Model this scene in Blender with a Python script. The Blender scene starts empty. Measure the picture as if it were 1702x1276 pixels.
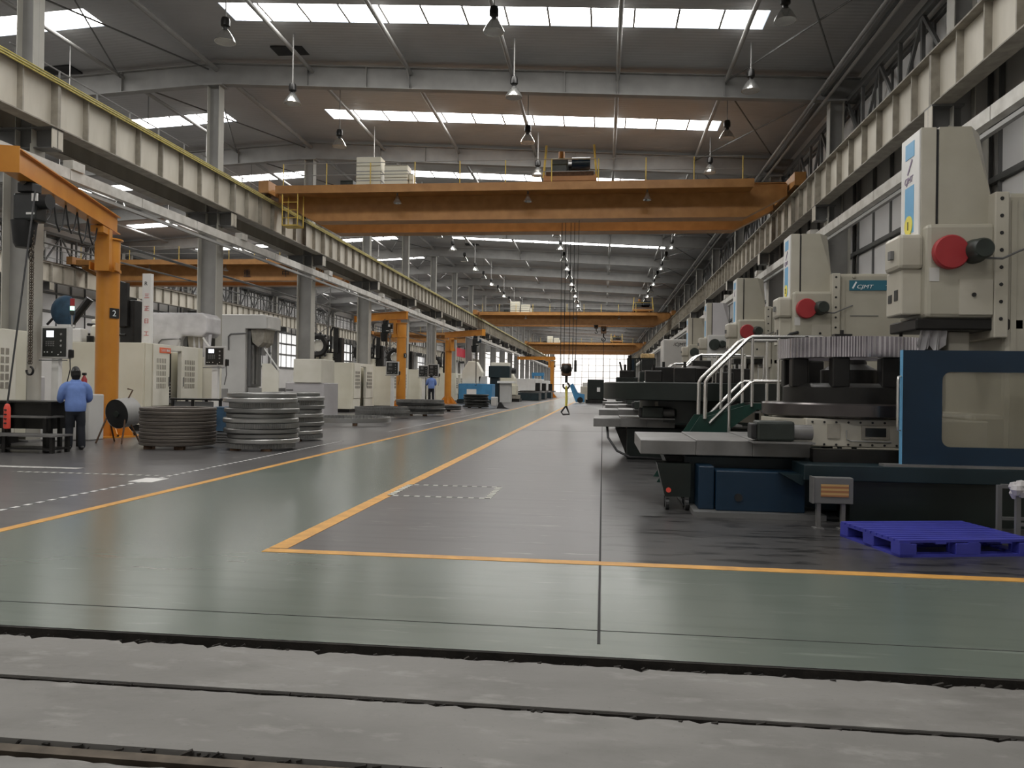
import bpy, math, random
from mathutils import Vector, Matrix

S = bpy.context.scene
COL = S.collection
random.seed(7)
PI = math.pi

# ------------------------------------------------------------------ camera
cam_d = bpy.data.cameras.new("camera")
cam_d.sensor_width = 36.0
cam_d.lens = 36.0 * 1310.0 / 1702.0
cam_d.clip_end = 600.0
cam = bpy.data.objects.new("camera", cam_d)
COL.objects.link(cam)
YAW, ROLL, PITCH = math.atan(151 / 1310.0), 0.0145, 0.0035
fw = Vector((-math.sin(YAW) * math.cos(PITCH), math.cos(YAW) * math.cos(PITCH), math.sin(PITCH)))
rt = fw.cross(Vector((0, 0, 1))).normalized()
up = rt.cross(fw)
r2 = rt * math.cos(ROLL) + up * math.sin(ROLL)
u2 = -rt * math.sin(ROLL) + up * math.cos(ROLL)
M = Matrix((r2, u2, -fw)).transposed().to_4x4()
M.translation = Vector((0, 0, 1.45))
cam.matrix_world = M
S.camera = cam

# ------------------------------------------------------------------ world, exposure
w = bpy.data.worlds.new("sky")
S.world = w
w.use_nodes = True
bg = w.node_tree.nodes["Background"]
bg.inputs[0].default_value = (0.80, 0.88, 1.0, 1)
bg.inputs[1].default_value = 1.0
S.view_settings.view_transform = "Standard"
S.view_settings.look = "None"
S.view_settings.gamma = 1.0
S.view_settings.use_curve_mapping = False
S.view_settings.exposure = 0.0
SKYLIGHT_E = 13.5      # daylight behind the translucent roof panels
WINDOW_E = 0.85        # daylight behind the translucent end wall
S.cycles.adaptive_threshold = 0.045
S.cycles.max_bounces = 6
S.cycles.diffuse_bounces = 4
S.cycles.glossy_bounces = 3
S.cycles.sample_clamp_indirect = 6.0


# ------------------------------------------------------------------ materials
def mat(name, col, rough=0.5, metal=0.0, var=0.12, scale=3.0, bump=0.0, bscale=40.0, col2=None, spec=0.5,
        stretch=(1, 1, 1), detail=4.0, rvar=0.0, coat=0.0, spread=0.17, marks=()):
    m = bpy.data.materials.new(name)
    m.use_nodes = True
    nt = m.node_tree
    N, L = nt.nodes, nt.links
    b = N["Principled BSDF"]
    b.inputs["Roughness"].default_value = rough
    b.inputs["Metallic"].default_value = metal
    b.inputs["Specular IOR Level"].default_value = spec
    b.inputs["Coat Weight"].default_value = coat
    b.inputs["Coat Roughness"].default_value = 0.08
    tc = N.new("ShaderNodeTexCoord")
    mp = N.new("ShaderNodeMapping")
    mp.inputs["Scale"].default_value = stretch
    L.new(tc.outputs["Object"], mp.inputs["Vector"])
    nz = N.new("ShaderNodeTexNoise")
    nz.inputs["Scale"].default_value = scale
    nz.inputs["Detail"].default_value = detail
    L.new(mp.outputs["Vector"], nz.inputs["Vector"])
    rp = N.new("ShaderNodeValToRGB")
    c2 = col2 if col2 else tuple(c * (1 - var) for c in col)
    c1 = col if col2 else tuple(min(1, c * (1 + var)) for c in col)
    rp.color_ramp.elements[0].position = 0.5 - spread
    rp.color_ramp.elements[1].position = 0.5 + spread
    rp.color_ramp.elements[0].color = (*c2, 1)
    rp.color_ramp.elements[1].color = (*c1, 1)
    L.new(nz.outputs["Fac"], rp.inputs["Fac"])
    out = rp.outputs["Color"]
    for mc, mst, msc, p0, p1, amt in marks:          # stains, scuffs and wear with shapes of their own
        mp2 = N.new("ShaderNodeMapping")
        mp2.inputs["Scale"].default_value = mst
        mp2.inputs["Location"].default_value = (p0 * 37, p1 * 11, 0)
        L.new(tc.outputs["Object"], mp2.inputs["Vector"])
        nm = N.new("ShaderNodeTexNoise")
        nm.inputs["Scale"].default_value = msc
        nm.inputs["Detail"].default_value = 6
        nm.inputs["Roughness"].default_value = 0.62
        L.new(mp2.outputs["Vector"], nm.inputs["Vector"])
        mr2 = N.new("ShaderNodeMapRange")
        mr2.inputs["From Min"].default_value = p0
        mr2.inputs["From Max"].default_value = p1
        mr2.inputs["To Max"].default_value = amt
        L.new(nm.outputs["Fac"], mr2.inputs["Value"])
        mx = N.new("ShaderNodeMix")
        mx.data_type = "RGBA"
        mx.inputs["B"].default_value = (*mc, 1)
        L.new(mr2.outputs["Result"], mx.inputs["Factor"])
        L.new(out, mx.inputs["A"])
        out = mx.outputs["Result"]
    L.new(out, b.inputs["Base Color"])
    if rvar:
        mr = N.new("ShaderNodeMapRange")
        mr.inputs["To Min"].default_value = max(0.02, rough - rvar)
        mr.inputs["To Max"].default_value = min(1, rough + rvar)
        L.new(nz.outputs["Fac"], mr.inputs["Value"])
        L.new(mr.outputs["Result"], b.inputs["Roughness"])
    if bump:
        n2 = N.new("ShaderNodeTexNoise")
        n2.inputs["Scale"].default_value = bscale
        n2.inputs["Detail"].default_value = 3
        L.new(mp.outputs["Vector"], n2.inputs["Vector"])
        bp = N.new("ShaderNodeBump")
        bp.inputs["Strength"].default_value = bump
        bp.inputs["Distance"].default_value = 0.01
        L.new(n2.outputs["Fac"], bp.inputs["Height"])
        L.new(bp.outputs["Normal"], b.inputs["Normal"])
    return m


def stripe(m, axis, freq, c1, c2, duty=0.5, bump=0.0, mixcol=True):
    """stripes along an axis of the object's own space (paint on the surface, or ribs as fine relief)"""
    nt = m.node_tree
    N, L = nt.nodes, nt.links
    b = N["Principled BSDF"]
    tc = N.new("ShaderNodeTexCoord")
    sp = N.new("ShaderNodeSeparateXYZ")
    L.new(tc.outputs["Object"], sp.inputs[0])
    mu = N.new("ShaderNodeMath"); mu.operation = "MULTIPLY"; mu.inputs[1].default_value = freq
    L.new(sp.outputs[axis], mu.inputs[0])
    fr = N.new("ShaderNodeMath"); fr.operation = "FRACT"
    L.new(mu.outputs[0], fr.inputs[0])
    if mixcol:
        lt = N.new("ShaderNodeMath"); lt.operation = "LESS_THAN"; lt.inputs[1].default_value = duty
        L.new(fr.outputs[0], lt.inputs[0])
        mx = N.new("ShaderNodeMix"); mx.data_type = "RGBA"
        L.new(lt.outputs[0], mx.inputs["Factor"])
        mx.inputs["A"].default_value = (*c2, 1)
        mx.inputs["B"].default_value = (*c1, 1)
        L.new(mx.outputs["Result"], b.inputs["Base Color"])
    if bump:
        pp = N.new("ShaderNodeMath"); pp.operation = "PINGPONG"; pp.inputs[1].default_value = 0.5
        L.new(mu.outputs[0], pp.inputs[0])
        bp = N.new("ShaderNodeBump"); bp.inputs["Strength"].default_value = bump; bp.inputs["Distance"].default_value = 0.03
        L.new(pp.outputs[0], bp.inputs["Height"])
        L.new(bp.outputs["Normal"], b.inputs["Normal"])
    return m


def emit(name, col, strength, base=(0.8, 0.8, 0.8)):
    m = mat(name, base, 0.4, var=0.03)
    b = m.node_tree.nodes["Principled BSDF"]
    b.inputs["Emission Color"].default_value = (*col, 1)
    b.inputs["Emission Strength"].default_value = strength
    return m


def glass(name, col, alpha=0.35, rough=0.08):
    m = mat(name, col, rough, var=0.15, scale=2)
    b = m.node_tree.nodes["Principled BSDF"]
    b.inputs["Alpha"].default_value = alpha
    return m


MT = {}
STREAK_D, STREAK_L = (0.35, 2.6, 1), (0.5, 3.2, 1)
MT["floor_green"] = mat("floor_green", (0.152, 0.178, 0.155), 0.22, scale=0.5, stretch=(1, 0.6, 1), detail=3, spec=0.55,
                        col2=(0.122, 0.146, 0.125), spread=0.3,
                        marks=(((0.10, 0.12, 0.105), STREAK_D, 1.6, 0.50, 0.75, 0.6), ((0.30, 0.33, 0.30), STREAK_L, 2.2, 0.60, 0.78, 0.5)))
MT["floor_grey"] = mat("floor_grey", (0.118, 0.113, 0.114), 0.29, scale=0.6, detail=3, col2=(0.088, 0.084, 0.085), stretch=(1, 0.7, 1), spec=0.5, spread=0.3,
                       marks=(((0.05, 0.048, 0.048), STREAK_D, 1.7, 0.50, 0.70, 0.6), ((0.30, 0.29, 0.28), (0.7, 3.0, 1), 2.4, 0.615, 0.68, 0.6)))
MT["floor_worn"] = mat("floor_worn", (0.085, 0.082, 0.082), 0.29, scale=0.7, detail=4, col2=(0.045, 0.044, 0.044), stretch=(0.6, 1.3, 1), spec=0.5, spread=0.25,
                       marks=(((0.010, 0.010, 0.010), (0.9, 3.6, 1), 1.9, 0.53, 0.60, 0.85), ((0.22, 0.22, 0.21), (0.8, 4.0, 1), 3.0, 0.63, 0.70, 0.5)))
MT["slab"] = mat("slab_concrete", (0.232, 0.224, 0.212), 0.55, scale=1.1, bump=0.15, bscale=28, detail=6, col2=(0.172, 0.166, 0.156), stretch=(0.7, 1.3, 1), spec=0.3,
                 marks=(((0.13, 0.125, 0.115), (0.7, 1.6, 1), 2.4, 0.50, 0.72, 0.6), ((0.38, 0.37, 0.35), (0.8, 1.8, 1), 4.0, 0.56, 0.76, 0.55), ((0.09, 0.085, 0.08), (1, 1, 1), 40.0, 0.62, 0.75, 0.5)))
MT["dirt"] = mat("groove_dirt", (0.018, 0.015, 0.012), 0.9, var=0.4, scale=9, bump=0.6, bscale=30)
MT["rail"] = mat("rail_steel", (0.11, 0.09, 0.07), 0.55, 0.7, var=0.3, scale=8)
MT["joint"] = mat("joint_dark", (0.03, 0.03, 0.03), 0.9)
MT["yellow_line"] = mat("line_paint", (0.70, 0.36, 0.075), 0.5, scale=6, detail=8, col2=(0.52, 0.26, 0.06), bump=0.08)
MT["white_line"] = mat("white_line_paint", (0.55, 0.54, 0.52), 0.5, scale=12, col2=(0.32, 0.31, 0.3))
MT["deck"] = stripe(mat("roof_sheet", (0.45, 0.45, 0.455), 0.55, var=0.06, scale=0.6), 1, 5.0, None, None, bump=0.55, mixcol=False)
MT["steel"] = mat("steel_grey_paint", (0.30, 0.295, 0.285), 0.5, var=0.10, scale=1.5)
MT["steel_dk"] = mat("steel_dark_paint", (0.14, 0.14, 0.138), 0.5, var=0.12, scale=1.5)
MT["cream"] = mat("cream_girder_paint", (0.62, 0.58, 0.50), 0.5, scale=2.2, detail=6, col2=(0.52, 0.48, 0.405), stretch=(1, 1, 0.25))
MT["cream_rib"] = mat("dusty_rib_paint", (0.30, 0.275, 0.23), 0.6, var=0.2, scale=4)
MT["column"] = mat("column_paint", (0.44, 0.425, 0.38), 0.5, scale=1.2, var=0.08)
MT["yellow_pipe"] = mat("busbar_yellow", (0.60, 0.52, 0.16), 0.45, var=0.15, scale=6)
MT["wall"] = mat("wall_sheet", (0.62, 0.60, 0.58), 0.6, var=0.05, scale=0.7)
MT["wall_panel"] = mat("wall_light_panel", (0.72, 0.71, 0.70), 0.45, var=0.06, scale=0.8)
MT["skylight"] = emit("skylight_panel", (1.0, 0.985, 0.95), SKYLIGHT_E, (0.9, 0.9, 0.88))
MT["endpane"] = emit("end_wall_panel", (1.0, 0.96, 0.93), WINDOW_E, (0.85, 0.83, 0.8))
MT["sidepane"] = mat("side_window_panel", (0.80, 0.79, 0.79), 0.35, var=0.04, scale=0.8)
MT["duct"] = mat("white_duct", (0.66, 0.64, 0.60), 0.45, scale=3, col2=(0.48, 0.46, 0.42))
MT["orange"] = mat("crane_orange", (0.44, 0.215, 0.065), 0.45, scale=2.5, detail=5, col2=(0.35, 0.16, 0.045))
MT["jib"] = mat("jib_orange", (0.64, 0.27, 0.04), 0.30, scale=1.8, detail=5, col2=(0.56, 0.22, 0.03))
MT["yellow"] = mat("rail_yellow", (0.70, 0.50, 0.10), 0.5, var=0.15, scale=5)
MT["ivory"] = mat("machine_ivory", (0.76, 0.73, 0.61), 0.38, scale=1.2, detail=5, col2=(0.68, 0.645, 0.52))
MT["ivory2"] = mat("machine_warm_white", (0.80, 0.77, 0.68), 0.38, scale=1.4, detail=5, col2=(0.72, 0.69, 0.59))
MT["ivory_r"] = mat("yellowed_machine_paint", (0.44, 0.415, 0.345), 0.36, scale=1.2, detail=6, col2=(0.36, 0.335, 0.27))  # left row's ivory darkened: the right side's shade is in the colour
MT["ivory_r2"] = mat("machine_offwhite_paint", (0.52, 0.49, 0.42), 0.36, scale=1.4, detail=6, col2=(0.42, 0.39, 0.32))  # warm white darkened likewise, with the right side's shade mixed in
MT["table"] = mat("oiled_table_steel", (0.11, 0.10, 0.10), 0.25, 0.85, var=0.2, scale=3)
MT["mgrey"] = mat("machine_grey", (0.56, 0.55, 0.53), 0.4, var=0.06, scale=1.2)
MT["mlilac"] = mat("machine_pale_grey", (0.53, 0.51, 0.52), 0.4, var=0.06, scale=1.2)
MT["white"] = mat("white_enamel", (0.80, 0.79, 0.77), 0.35, var=0.04)
MT["black"] = mat("black_rubber", (0.016, 0.016, 0.017), 0.5, var=0.3)
MT["dark"] = mat("oily_dark_metal", (0.018, 0.017, 0.016), 0.38, 0.35, var=0.35, scale=3, detail=8)
MT["dkgreen"] = mat("dark_green_paint", (0.008, 0.013, 0.011), 0.35, var=0.25, scale=2)
MT["stairgreen"] = mat("stair_green_paint", (0.010, 0.045, 0.034), 0.4, var=0.2, scale=3)
MT["motor"] = mat("motor_green", (0.025, 0.032, 0.027), 0.4, var=0.25, scale=6)
MT["blue"] = mat("machine_blue", (0.006, 0.024, 0.050), 0.32, var=0.15, scale=1.5)
MT["teal"] = mat("bed_teal", (0.009, 0.022, 0.028), 0.4, var=0.2, scale=2)
MT["bright_blue"] = mat("bright_blue_paint", (0.06, 0.24, 0.46), 0.4, var=0.12)
MT["sign_blue"] = mat("sign_blue", (0.16, 0.42, 0.68), 0.4, var=0.05)
MT["sign_teal"] = mat("sign_teal", (0.03, 0.14, 0.20), 0.4, var=0.05)
MT["plate"] = mat("machined_plate", (0.24, 0.235, 0.23), 0.36, 0.3, scale=2.5, detail=5, col2=(0.16, 0.155, 0.15))
MT["chrome"] = mat("chrome_rail", (0.82, 0.81, 0.79), 0.2, 0.95, var=0.04)
MT["gear"] = mat("gear_steel", (0.56, 0.54, 0.57), 0.20, 0.97, var=0.12, scale=4)
MT["ring"] = mat("ring_steel", (0.28, 0.28, 0.272), 0.36, 0.75, scale=1.2, detail=2, col2=(0.23, 0.23, 0.224), stretch=(1, 1, 3))
MT["ringbr"] = mat("ring_steel_bright", (0.46, 0.46, 0.45), 0.32, 0.8, scale=1.2, detail=2, col2=(0.40, 0.40, 0.39))
MT["ringdk"] = mat("ring_steel_brown", (0.16, 0.138, 0.118), 0.48, 0.4, scale=3, detail=7, col2=(0.075, 0.065, 0.058), stretch=(0.5, 0.5, 9))
MT["ringblk"] = mat("ring_steel_black", (0.06, 0.06, 0.058), 0.4, 0.6, scale=4, col2=(0.035, 0.035, 0.033))
MT["wood"] = mat("timber_block", (0.10, 0.055, 0.03), 0.8, var=0.3, scale=12, stretch=(1, 6, 1))
MT["red"] = mat("red_paint", (0.36, 0.03, 0.035), 0.4, var=0.1)
MT["brightred"] = mat("signal_red", (0.80, 0.09, 0.06), 0.4, var=0.08)
MT["redsign"] = mat("orange_red_label", (0.85, 0.17, 0.07), 0.45, var=0.1)
MT["banner"] = mat("banner_red", (0.80, 0.06, 0.10), 0.6, var=0.1)
MT["pallet"] = mat("pallet_blue", (0.050, 0.055, 0.36), 0.42, var=0.1, scale=5)
MT["screen"] = emit("lit_screen", (0.85, 0.90, 1.0), 1.1)
MT["green_lamp"] = emit("green_lamp", (0.5, 1.0, 0.75), 1.4)
MT["panelblk"] = mat("panel_black", (0.02, 0.022, 0.022), 0.3, var=0.2)
MT["navy"] = mat("navy_cover", (0.025, 0.065, 0.115), 0.6, var=0.3, scale=5, bump=0.3, bscale=8)
MT["glassy"] = glass("guard_window", (0.30, 0.28, 0.20), 0.33, 0.10)
MT["plastic"] = glass("plastic_wrap", (0.80, 0.78, 0.80), 0.55, 0.22)
MT["skin"] = mat("skin", (0.48, 0.28, 0.20), 0.5, var=0.05)
MT["shirt"] = mat("blue_work_jacket", (0.17, 0.27, 0.60), 0.85, scale=5, col2=(0.13, 0.21, 0.48), bump=0.3, bscale=9)
MT["trousers"] = mat("dark_trousers", (0.012, 0.014, 0.02), 0.85, var=0.2, scale=5, bump=0.2, bscale=9)
MT["hair"] = mat("black_hair", (0.008, 0.007, 0.006), 0.45, var=0.3, scale=60)
MT["gold"] = mat("yellow_sling", (0.75, 0.65, 0.12), 0.6, var=0.1)
MT["reflector"] = mat("lamp_aluminium", (0.62, 0.62, 0.60), 0.22, 0.9, var=0.06)
MT["lens"] = glass("lamp_glass", (0.75, 0.76, 0.76), 0.5, 0.1)
MT["paper"] = mat("label_paper", (0.60, 0.42, 0.20), 0.7, var=0.3, scale=8)
MT["text_white"] = mat("white_lettering", (0.78, 0.82, 0.84), 0.5, var=0.02)
MT["text_dark"] = mat("dark_lettering", (0.03, 0.03, 0.035), 0.5, var=0.02)
MT["text_lilac"] = mat("lilac_lettering", (0.30, 0.24, 0.34), 0.5, var=0.02)
MT["badge"] = mat("yellow_badge", (0.86, 0.74, 0.12), 0.45, var=0.04)
MT["text_red"] = mat("red_lettering", (0.55, 0.06, 0.05), 0.5, var=0.05)


# ------------------------------------------------------------------ mesh builder
class MB:
    def __init__(self):
        self.v, self.f = [], []

    def add(self, vs, fs):
        n = len(self.v)
        self.v += [tuple(p) for p in vs]
        self.f += [tuple(i + n for i in q) for q in fs]
        return self

    def box(self, x0, x1, y0, y1, z0, z1):
        vs = [(x0, y0, z0), (x1, y0, z0), (x1, y1, z0), (x0, y1, z0), (x0, y0, z1), (x1, y0, z1), (x1, y1, z1), (x0, y1, z1)]
        return self.add(vs, [(0, 3, 2, 1), (4, 5, 6, 7), (0, 1, 5, 4), (1, 2, 6, 5), (2, 3, 7, 6), (3, 0, 4, 7)])

    def bar(self, a, b, wx, wz, upv=(0, 0, 1)):
        """a rectangular bar from a to b: wx wide sideways, wz high"""
        a, b = Vector(a), Vector(b)
        d = (b - a).normalized()
        u = Vector(upv)
        if abs(d.dot(u)) > 0.99:
            u = Vector((0, 1, 0))
        s = d.cross(u).normalized()
        u = s.cross(d).normalized()
        vs = []
        for p in (a, b):
            for i, j in ((-1, -1), (1, -1), (1, 1), (-1, 1)):
                vs.append(p + s * i * wx / 2 + u * j * wz / 2)
        return self.add(vs, [(3, 2, 1, 0), (4, 5, 6, 7), (0, 1, 5, 4), (1, 2, 6, 5), (2, 3, 7, 6), (3, 0, 4, 7)])

    def cyl(self, a, b, r, n=12, r2=None, caps=True):
        a, b = Vector(a), Vector(b)
        r2 = r if r2 is None else r2
        d = (b - a).normalized()
        u = Vector((0, 0, 1)) if abs(d.z) < 0.9 else Vector((1, 0, 0))
        s = d.cross(u).normalized()
        u = s.cross(d)
        vs = []
        for k in range(n):
            t = 2 * PI * k / n
            e = s * math.cos(t) + u * math.sin(t)
            vs += [a + e * r, b + e * r2]
        fs = [(2 * k, 2 * ((k + 1) % n), 2 * ((k + 1) % n) + 1, 2 * k + 1) for k in range(n)]
        if caps:
            fs.append(tuple(2 * k for k in range(n))[::-1])
            fs.append(tuple(2 * k + 1 for k in range(n)))
        return self.add(vs, fs)

    def lathe(self, prof, c=(0, 0, 0), n=24, closed=False, axis="z"):
        """prof: (r, h) pairs turned about an axis through c"""
        vs = []
        m = len(prof)
        for k in range(n):
            t = 2 * PI * k / n
            for r, h in prof:
                p = (r * math.cos(t), r * math.sin(t), h)
                if axis == "y":
                    p = (p[0], h, p[1])
                elif axis == "x":
                    p = (h, p[0], p[1])
                vs.append((c[0] + p[0], c[1] + p[1], c[2] + p[2]))
        fs = []
        rng = m if closed else m - 1
        for k in range(n):
            k2 = (k + 1) % n
            for i in range(rng):
                j = (i + 1) % m
                fs.append((k * m + i, k2 * m + i, k2 * m + j, k * m + j))
        return self.add(vs, fs)

    def prism(self, poly, axis, a0, a1):
        """polygon (pairs in the two other axes, in xyz order) swept along an axis"""
        n = len(poly)
        vs = []
        for a in (a0, a1):
            for p, q in poly:
                vs.append({"x": (a, p, q), "y": (p, a, q), "z": (p, q, a)}[axis])
        fs = [tuple(range(n))[::-1], tuple(range(n, 2 * n))]
        fs += [(k, (k + 1) % n, n + (k + 1) % n, n + k) for k in range(n)]
        return self.add(vs, fs)

    def tube(self, pts, r, n=8):
        pts = [Vector(p) for p in pts]
        rings = []
        prev = None
        for i, p in enumerate(pts):
            d = (pts[min(i + 1, len(pts) - 1)] - pts[max(i - 1, 0)]).normalized()
            if prev is None:
                u = Vector((0, 0, 1)) if abs(d.z) < 0.9 else Vector((1, 0, 0))
                s = d.cross(u).normalized()
            else:
                s = (prev - d * prev.dot(d)).normalized()
            prev = s
            u = s.cross(d)
            rings.append([p + (s * math.cos(2 * PI * k / n) + u * math.sin(2 * PI * k / n)) * r for k in range(n)])
        vs = [q for rg in rings for q in rg]
        fs = []
        for i in range(len(pts) - 1):
            for k in range(n):
                fs.append((i * n + k, i * n + (k + 1) % n, (i + 1) * n + (k + 1) % n, (i + 1) * n + k))
        fs.append(tuple(range(n))[::-1])
        fs.append(tuple(len(vs) - n + k for k in range(n)))
        return self.add(vs, fs)

    def gear(self, c, ro, ri, z0, z1, n=80, depth=0.04, internal=False):
        """a ring gear: teeth outside, or inside when internal"""
        vs, fs = [], []
        cnt = n * 4
        for k in range(cnt):
            t = 2 * PI * k / cnt
            tooth = (k % 4) in (1, 2)
            a = ro - (0 if (tooth or internal) else depth)
            b = ri + (depth if (internal and not tooth) else 0)
            for r, z in ((a, z0), (a, z1), (b, z1), (b, z0)):
                vs.append((c[0] + r * math.cos(t), c[1] + r * math.sin(t), z + c[2]))
        for k in range(cnt):
            k2 = (k + 1) % cnt
            for i in range(4):
                j = (i + 1) % 4
                fs.append((k * 4 + i, k2 * 4 + i, k2 * 4 + j, k * 4 + j))
        return self.add(vs, fs)

    def mesh(self, name, mats, smooth=False, bevel=0.0):
        me = bpy.data.meshes.new(name)
        me.from_pydata(self.v, [], self.f)
        for m in (mats if isinstance(mats, (list, tuple)) else [mats]):
            me.materials.append(m)
        if smooth:
            me.polygons.foreach_set("use_smooth", [True] * len(me.polygons))
        me.update()
        return me

    def build(self, name, m, parent=None, smooth=False, bevel=0.0, world=True):
        """link as one mesh object; when parented, coordinates given in the world are moved to the thing's own space"""
        if parent is not None and world:
            o = parent
            off = Vector((0, 0, 0))
            while o is not None:
                off += Vector(o.location)
                o = o.parent
            self.v = [(x - off.x, y - off.y, z - off.z) for x, y, z in self.v]
        ob = bpy.data.objects.new(name, self.mesh(name, m, smooth))
        COL.objects.link(ob)
        if parent is not None:
            ob.parent = parent
        if bevel:
            md = ob.modifiers.new("edge", "BEVEL")
            md.width = bevel
            md.segments = 2
            md.limit_method = "ANGLE"
        if smooth:
            try:
                md = ob.modifiers.new("split", "EDGE_SPLIT")
                md.split_angle = math.radians(35)
            except Exception:
                pass
        return ob


def only_face(o, m_other, i=0):
    """keep the first material on one face of a box, the other material on the rest"""
    o.data.materials.append(m_other)
    for k, pl in enumerate(o.data.polygons):
        pl.material_index = 0 if k == i else 1
    return o


def tag(o, label, cat, group=None, kind=None):
    o["label"] = label
    o["category"] = cat
    if group:
        o["group"] = group
    if kind:
        o["kind"] = kind
    return o


def thing(name, label, cat, loc=(0, 0, 0), rz=0.0, group=None, kind=None):
    o = bpy.data.objects.new(name, None)
    o.empty_display_size = 0.2
    o.location = loc
    o.rotation_euler = (0, 0, rz)
    COL.objects.link(o)
    return tag(o, label, cat, group, kind)


def struct(o, label=None, cat=None, group=None):
    o["kind"] = "structure"
    if label:
        o["label"] = label
        o["category"] = cat
    if group:
        o["group"] = group
    return o


def copy_tree(o, parent=None, loc=None, label=None, skip=()):
    c = o.copy()
    COL.objects.link(c)
    c.parent = parent
    if loc is not None:
        c.location = loc
    if label:
        c["label"] = label
    for ch in list(o.children):
        if ch.name.split(".")[0] in skip:
            continue
        copy_tree(ch, c)
    return c


def text(name, body, size, m, parent, loc, rot, shear=0.0, extrude=0.004, align="LEFT", xs=1.0):
    cu = bpy.data.curves.new(name, "FONT")
    cu.body = body
    cu.size = size
    cu.shear = shear
    cu.extrude = extrude
    cu.align_x = align
    cu.materials.append(m)
    tmp = bpy.data.objects.new("tmp", cu)
    COL.objects.link(tmp)
    me = bpy.data.meshes.new_from_object(tmp.evaluated_get(bpy.context.evaluated_depsgraph_get()))
    bpy.data.objects.remove(tmp)
    o = bpy.data.objects.new(name, me)
    COL.objects.link(o)
    o.parent = parent
    off = Vector(parent.location) if parent else Vector()
    p = parent.parent if parent else None
    while p is not None:
        off += Vector(p.location)
        p = p.parent
    o.location = Vector(loc) - off
    o.rotation_euler = rot
    o.scale = (xs, 1, 1)
    return o


ORD = ["first", "second", "third", "fourth", "fifth", "sixth", "seventh", "eighth", "ninth", "tenth", "eleventh", "twelfth",
       "thirteenth", "fourteenth", "fifteenth", "sixteenth", "seventeenth", "eighteenth", "nineteenth", "twentieth",
       "twenty-first", "twenty-second", "twenty-third", "twenty-fourth", "twenty-fifth", "twenty-sixth", "twenty-seventh"]

# ------------------------------------------------------------------ the building
FY = [17.3 + 9 * k for k in range(-3, 23)]          # frame lines
Y0, Y1 = FY[0], FY[-1]
XR, XM, XL = 8.05, -13.65, -35.35                     # outer right wall, middle column row, outer left wall


def zt(x):
    return 12.62 - 0.055 * abs(x - XM)


def zb(x):
    return 11.90 - 0.055 * abs(x - XM)


# floor: one slab with painted zones, its lines and joints, the strips of concrete between the sunken rails
fl = MB()
zones = [(XL, -5.78, 6.55, Y1, 1), (-5.78, -2.80, 6.55, Y1, 0), (-2.80, 0.0, 6.55, Y1, 1), (0.0, XR, 6.55, Y1, 2), (XL, XR, 4.29, 6.55, 0)]
for x0, x1, y0, y1, k in zones:
    fl.add([(x0, y0, 0), (x1, y0, 0), (x1, y1, 0), (x0, y1, 0)], [(0, 1, 2, 3)])
fl.add([(XL, 4.29, -0.13), (XR, 4.29, -0.13), (XR, 4.29, 0), (XL, 4.29, 0)], [(0, 1, 2, 3)])
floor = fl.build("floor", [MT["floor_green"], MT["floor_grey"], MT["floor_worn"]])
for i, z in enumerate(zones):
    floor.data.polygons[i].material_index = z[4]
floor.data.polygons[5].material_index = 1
struct(floor, "polished epoxy floor with green aisles between grey work areas", "floor")


def flat(name, x0, x1, y0, y1, m, z=0.003, lab=None):
    o = MB().box(x0, x1, y0, y1, 0.0, z).build(name, m, floor)
    if lab:
        o["label"] = lab
    return o


flat("yellow_line", -5.79, -5.66, 4.4, Y1 - 1, MT["yellow_line"])
flat("yellow_line", -2.90, -2.73, 6.66, Y1 - 1, MT["yellow_line"])
flat("yellow_line", -2.90, 7.9, 6.50, 6.63, MT["yellow_line"])
tape = stripe(mat("striped_tape", (0.6, 0.6, 0.5), 0.6), 1, 7.0, (0.66, 0.66, 0.58), (0.12, 0.12, 0.11))
tape_x = stripe(mat("striped_tape_across", (0.6, 0.6, 0.5), 0.6), 0, 7.0, (0.60, 0.60, 0.56), (0.13, 0.13, 0.12))
flat("white_dashed_tape", -6.64, -6.58, 7.0, 19.6, stripe(mat("dashed_tape", (0.6, 0.6, 0.6), 0.6), 1, 5.0, (0.68, 0.67, 0.66), (0.10, 0.10, 0.10)))
flat("white_line", -6.63, -6.58, 24.0, 55.0, MT["white_line"])
flat("white_line", -9.2, -6.8, 11.44, 11.50, tape_x)
flat("white_line", -10.6, -8.55, 12.02, 12.20, MT["white_line"])
flat("striped_tape", -2.79, -1.42, 10.08, 10.14, tape_x)
flat("striped_tape", -2.79, -1.42, 11.24, 11.30, tape_x)
flat("striped_tape", -1.50, -1.42, 10.14, 11.24, tape)
flat("striped_tape", -2.80, -2.72, 10.14, 11.24, tape, 0.005)
flat("floor_joint", -0.012, 0.006, 4.5, Y1 - 2, MT["joint"], 0.0018)
flat("floor_joint", -20, 7.9, 4.745, 4.752, MT["joint"], 0.0018)
for yj in (26.3, 44.3, 62.3):
    flat("floor_joint", -2.7, 7.5, yj, yj + 0.015, MT["joint"], 0.0018)
pap = MB().box(-6.78, -6.42, 10.66, 11.12, 0, 0.006).build("paper_sheet", MT["white"])
tag(pap, "white sheet lying on the floor beside the dashed line", "paper")


def ragged(x0, x1, y, amp, step=0.045):
    pts = []
    x = x0
    ph = random.random() * 9
    while x < x1:
        n = math.sin(x * 3.1 + ph) * 0.3 + math.sin(x * 11 + ph * 2) * 0.25 + random.uniform(-0.6, 0.6)
        chip = -2.4 if random.random() < 0.03 else 0
        pts.append((x, y + amp * (n + chip)))
        x += step
    return pts


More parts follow.
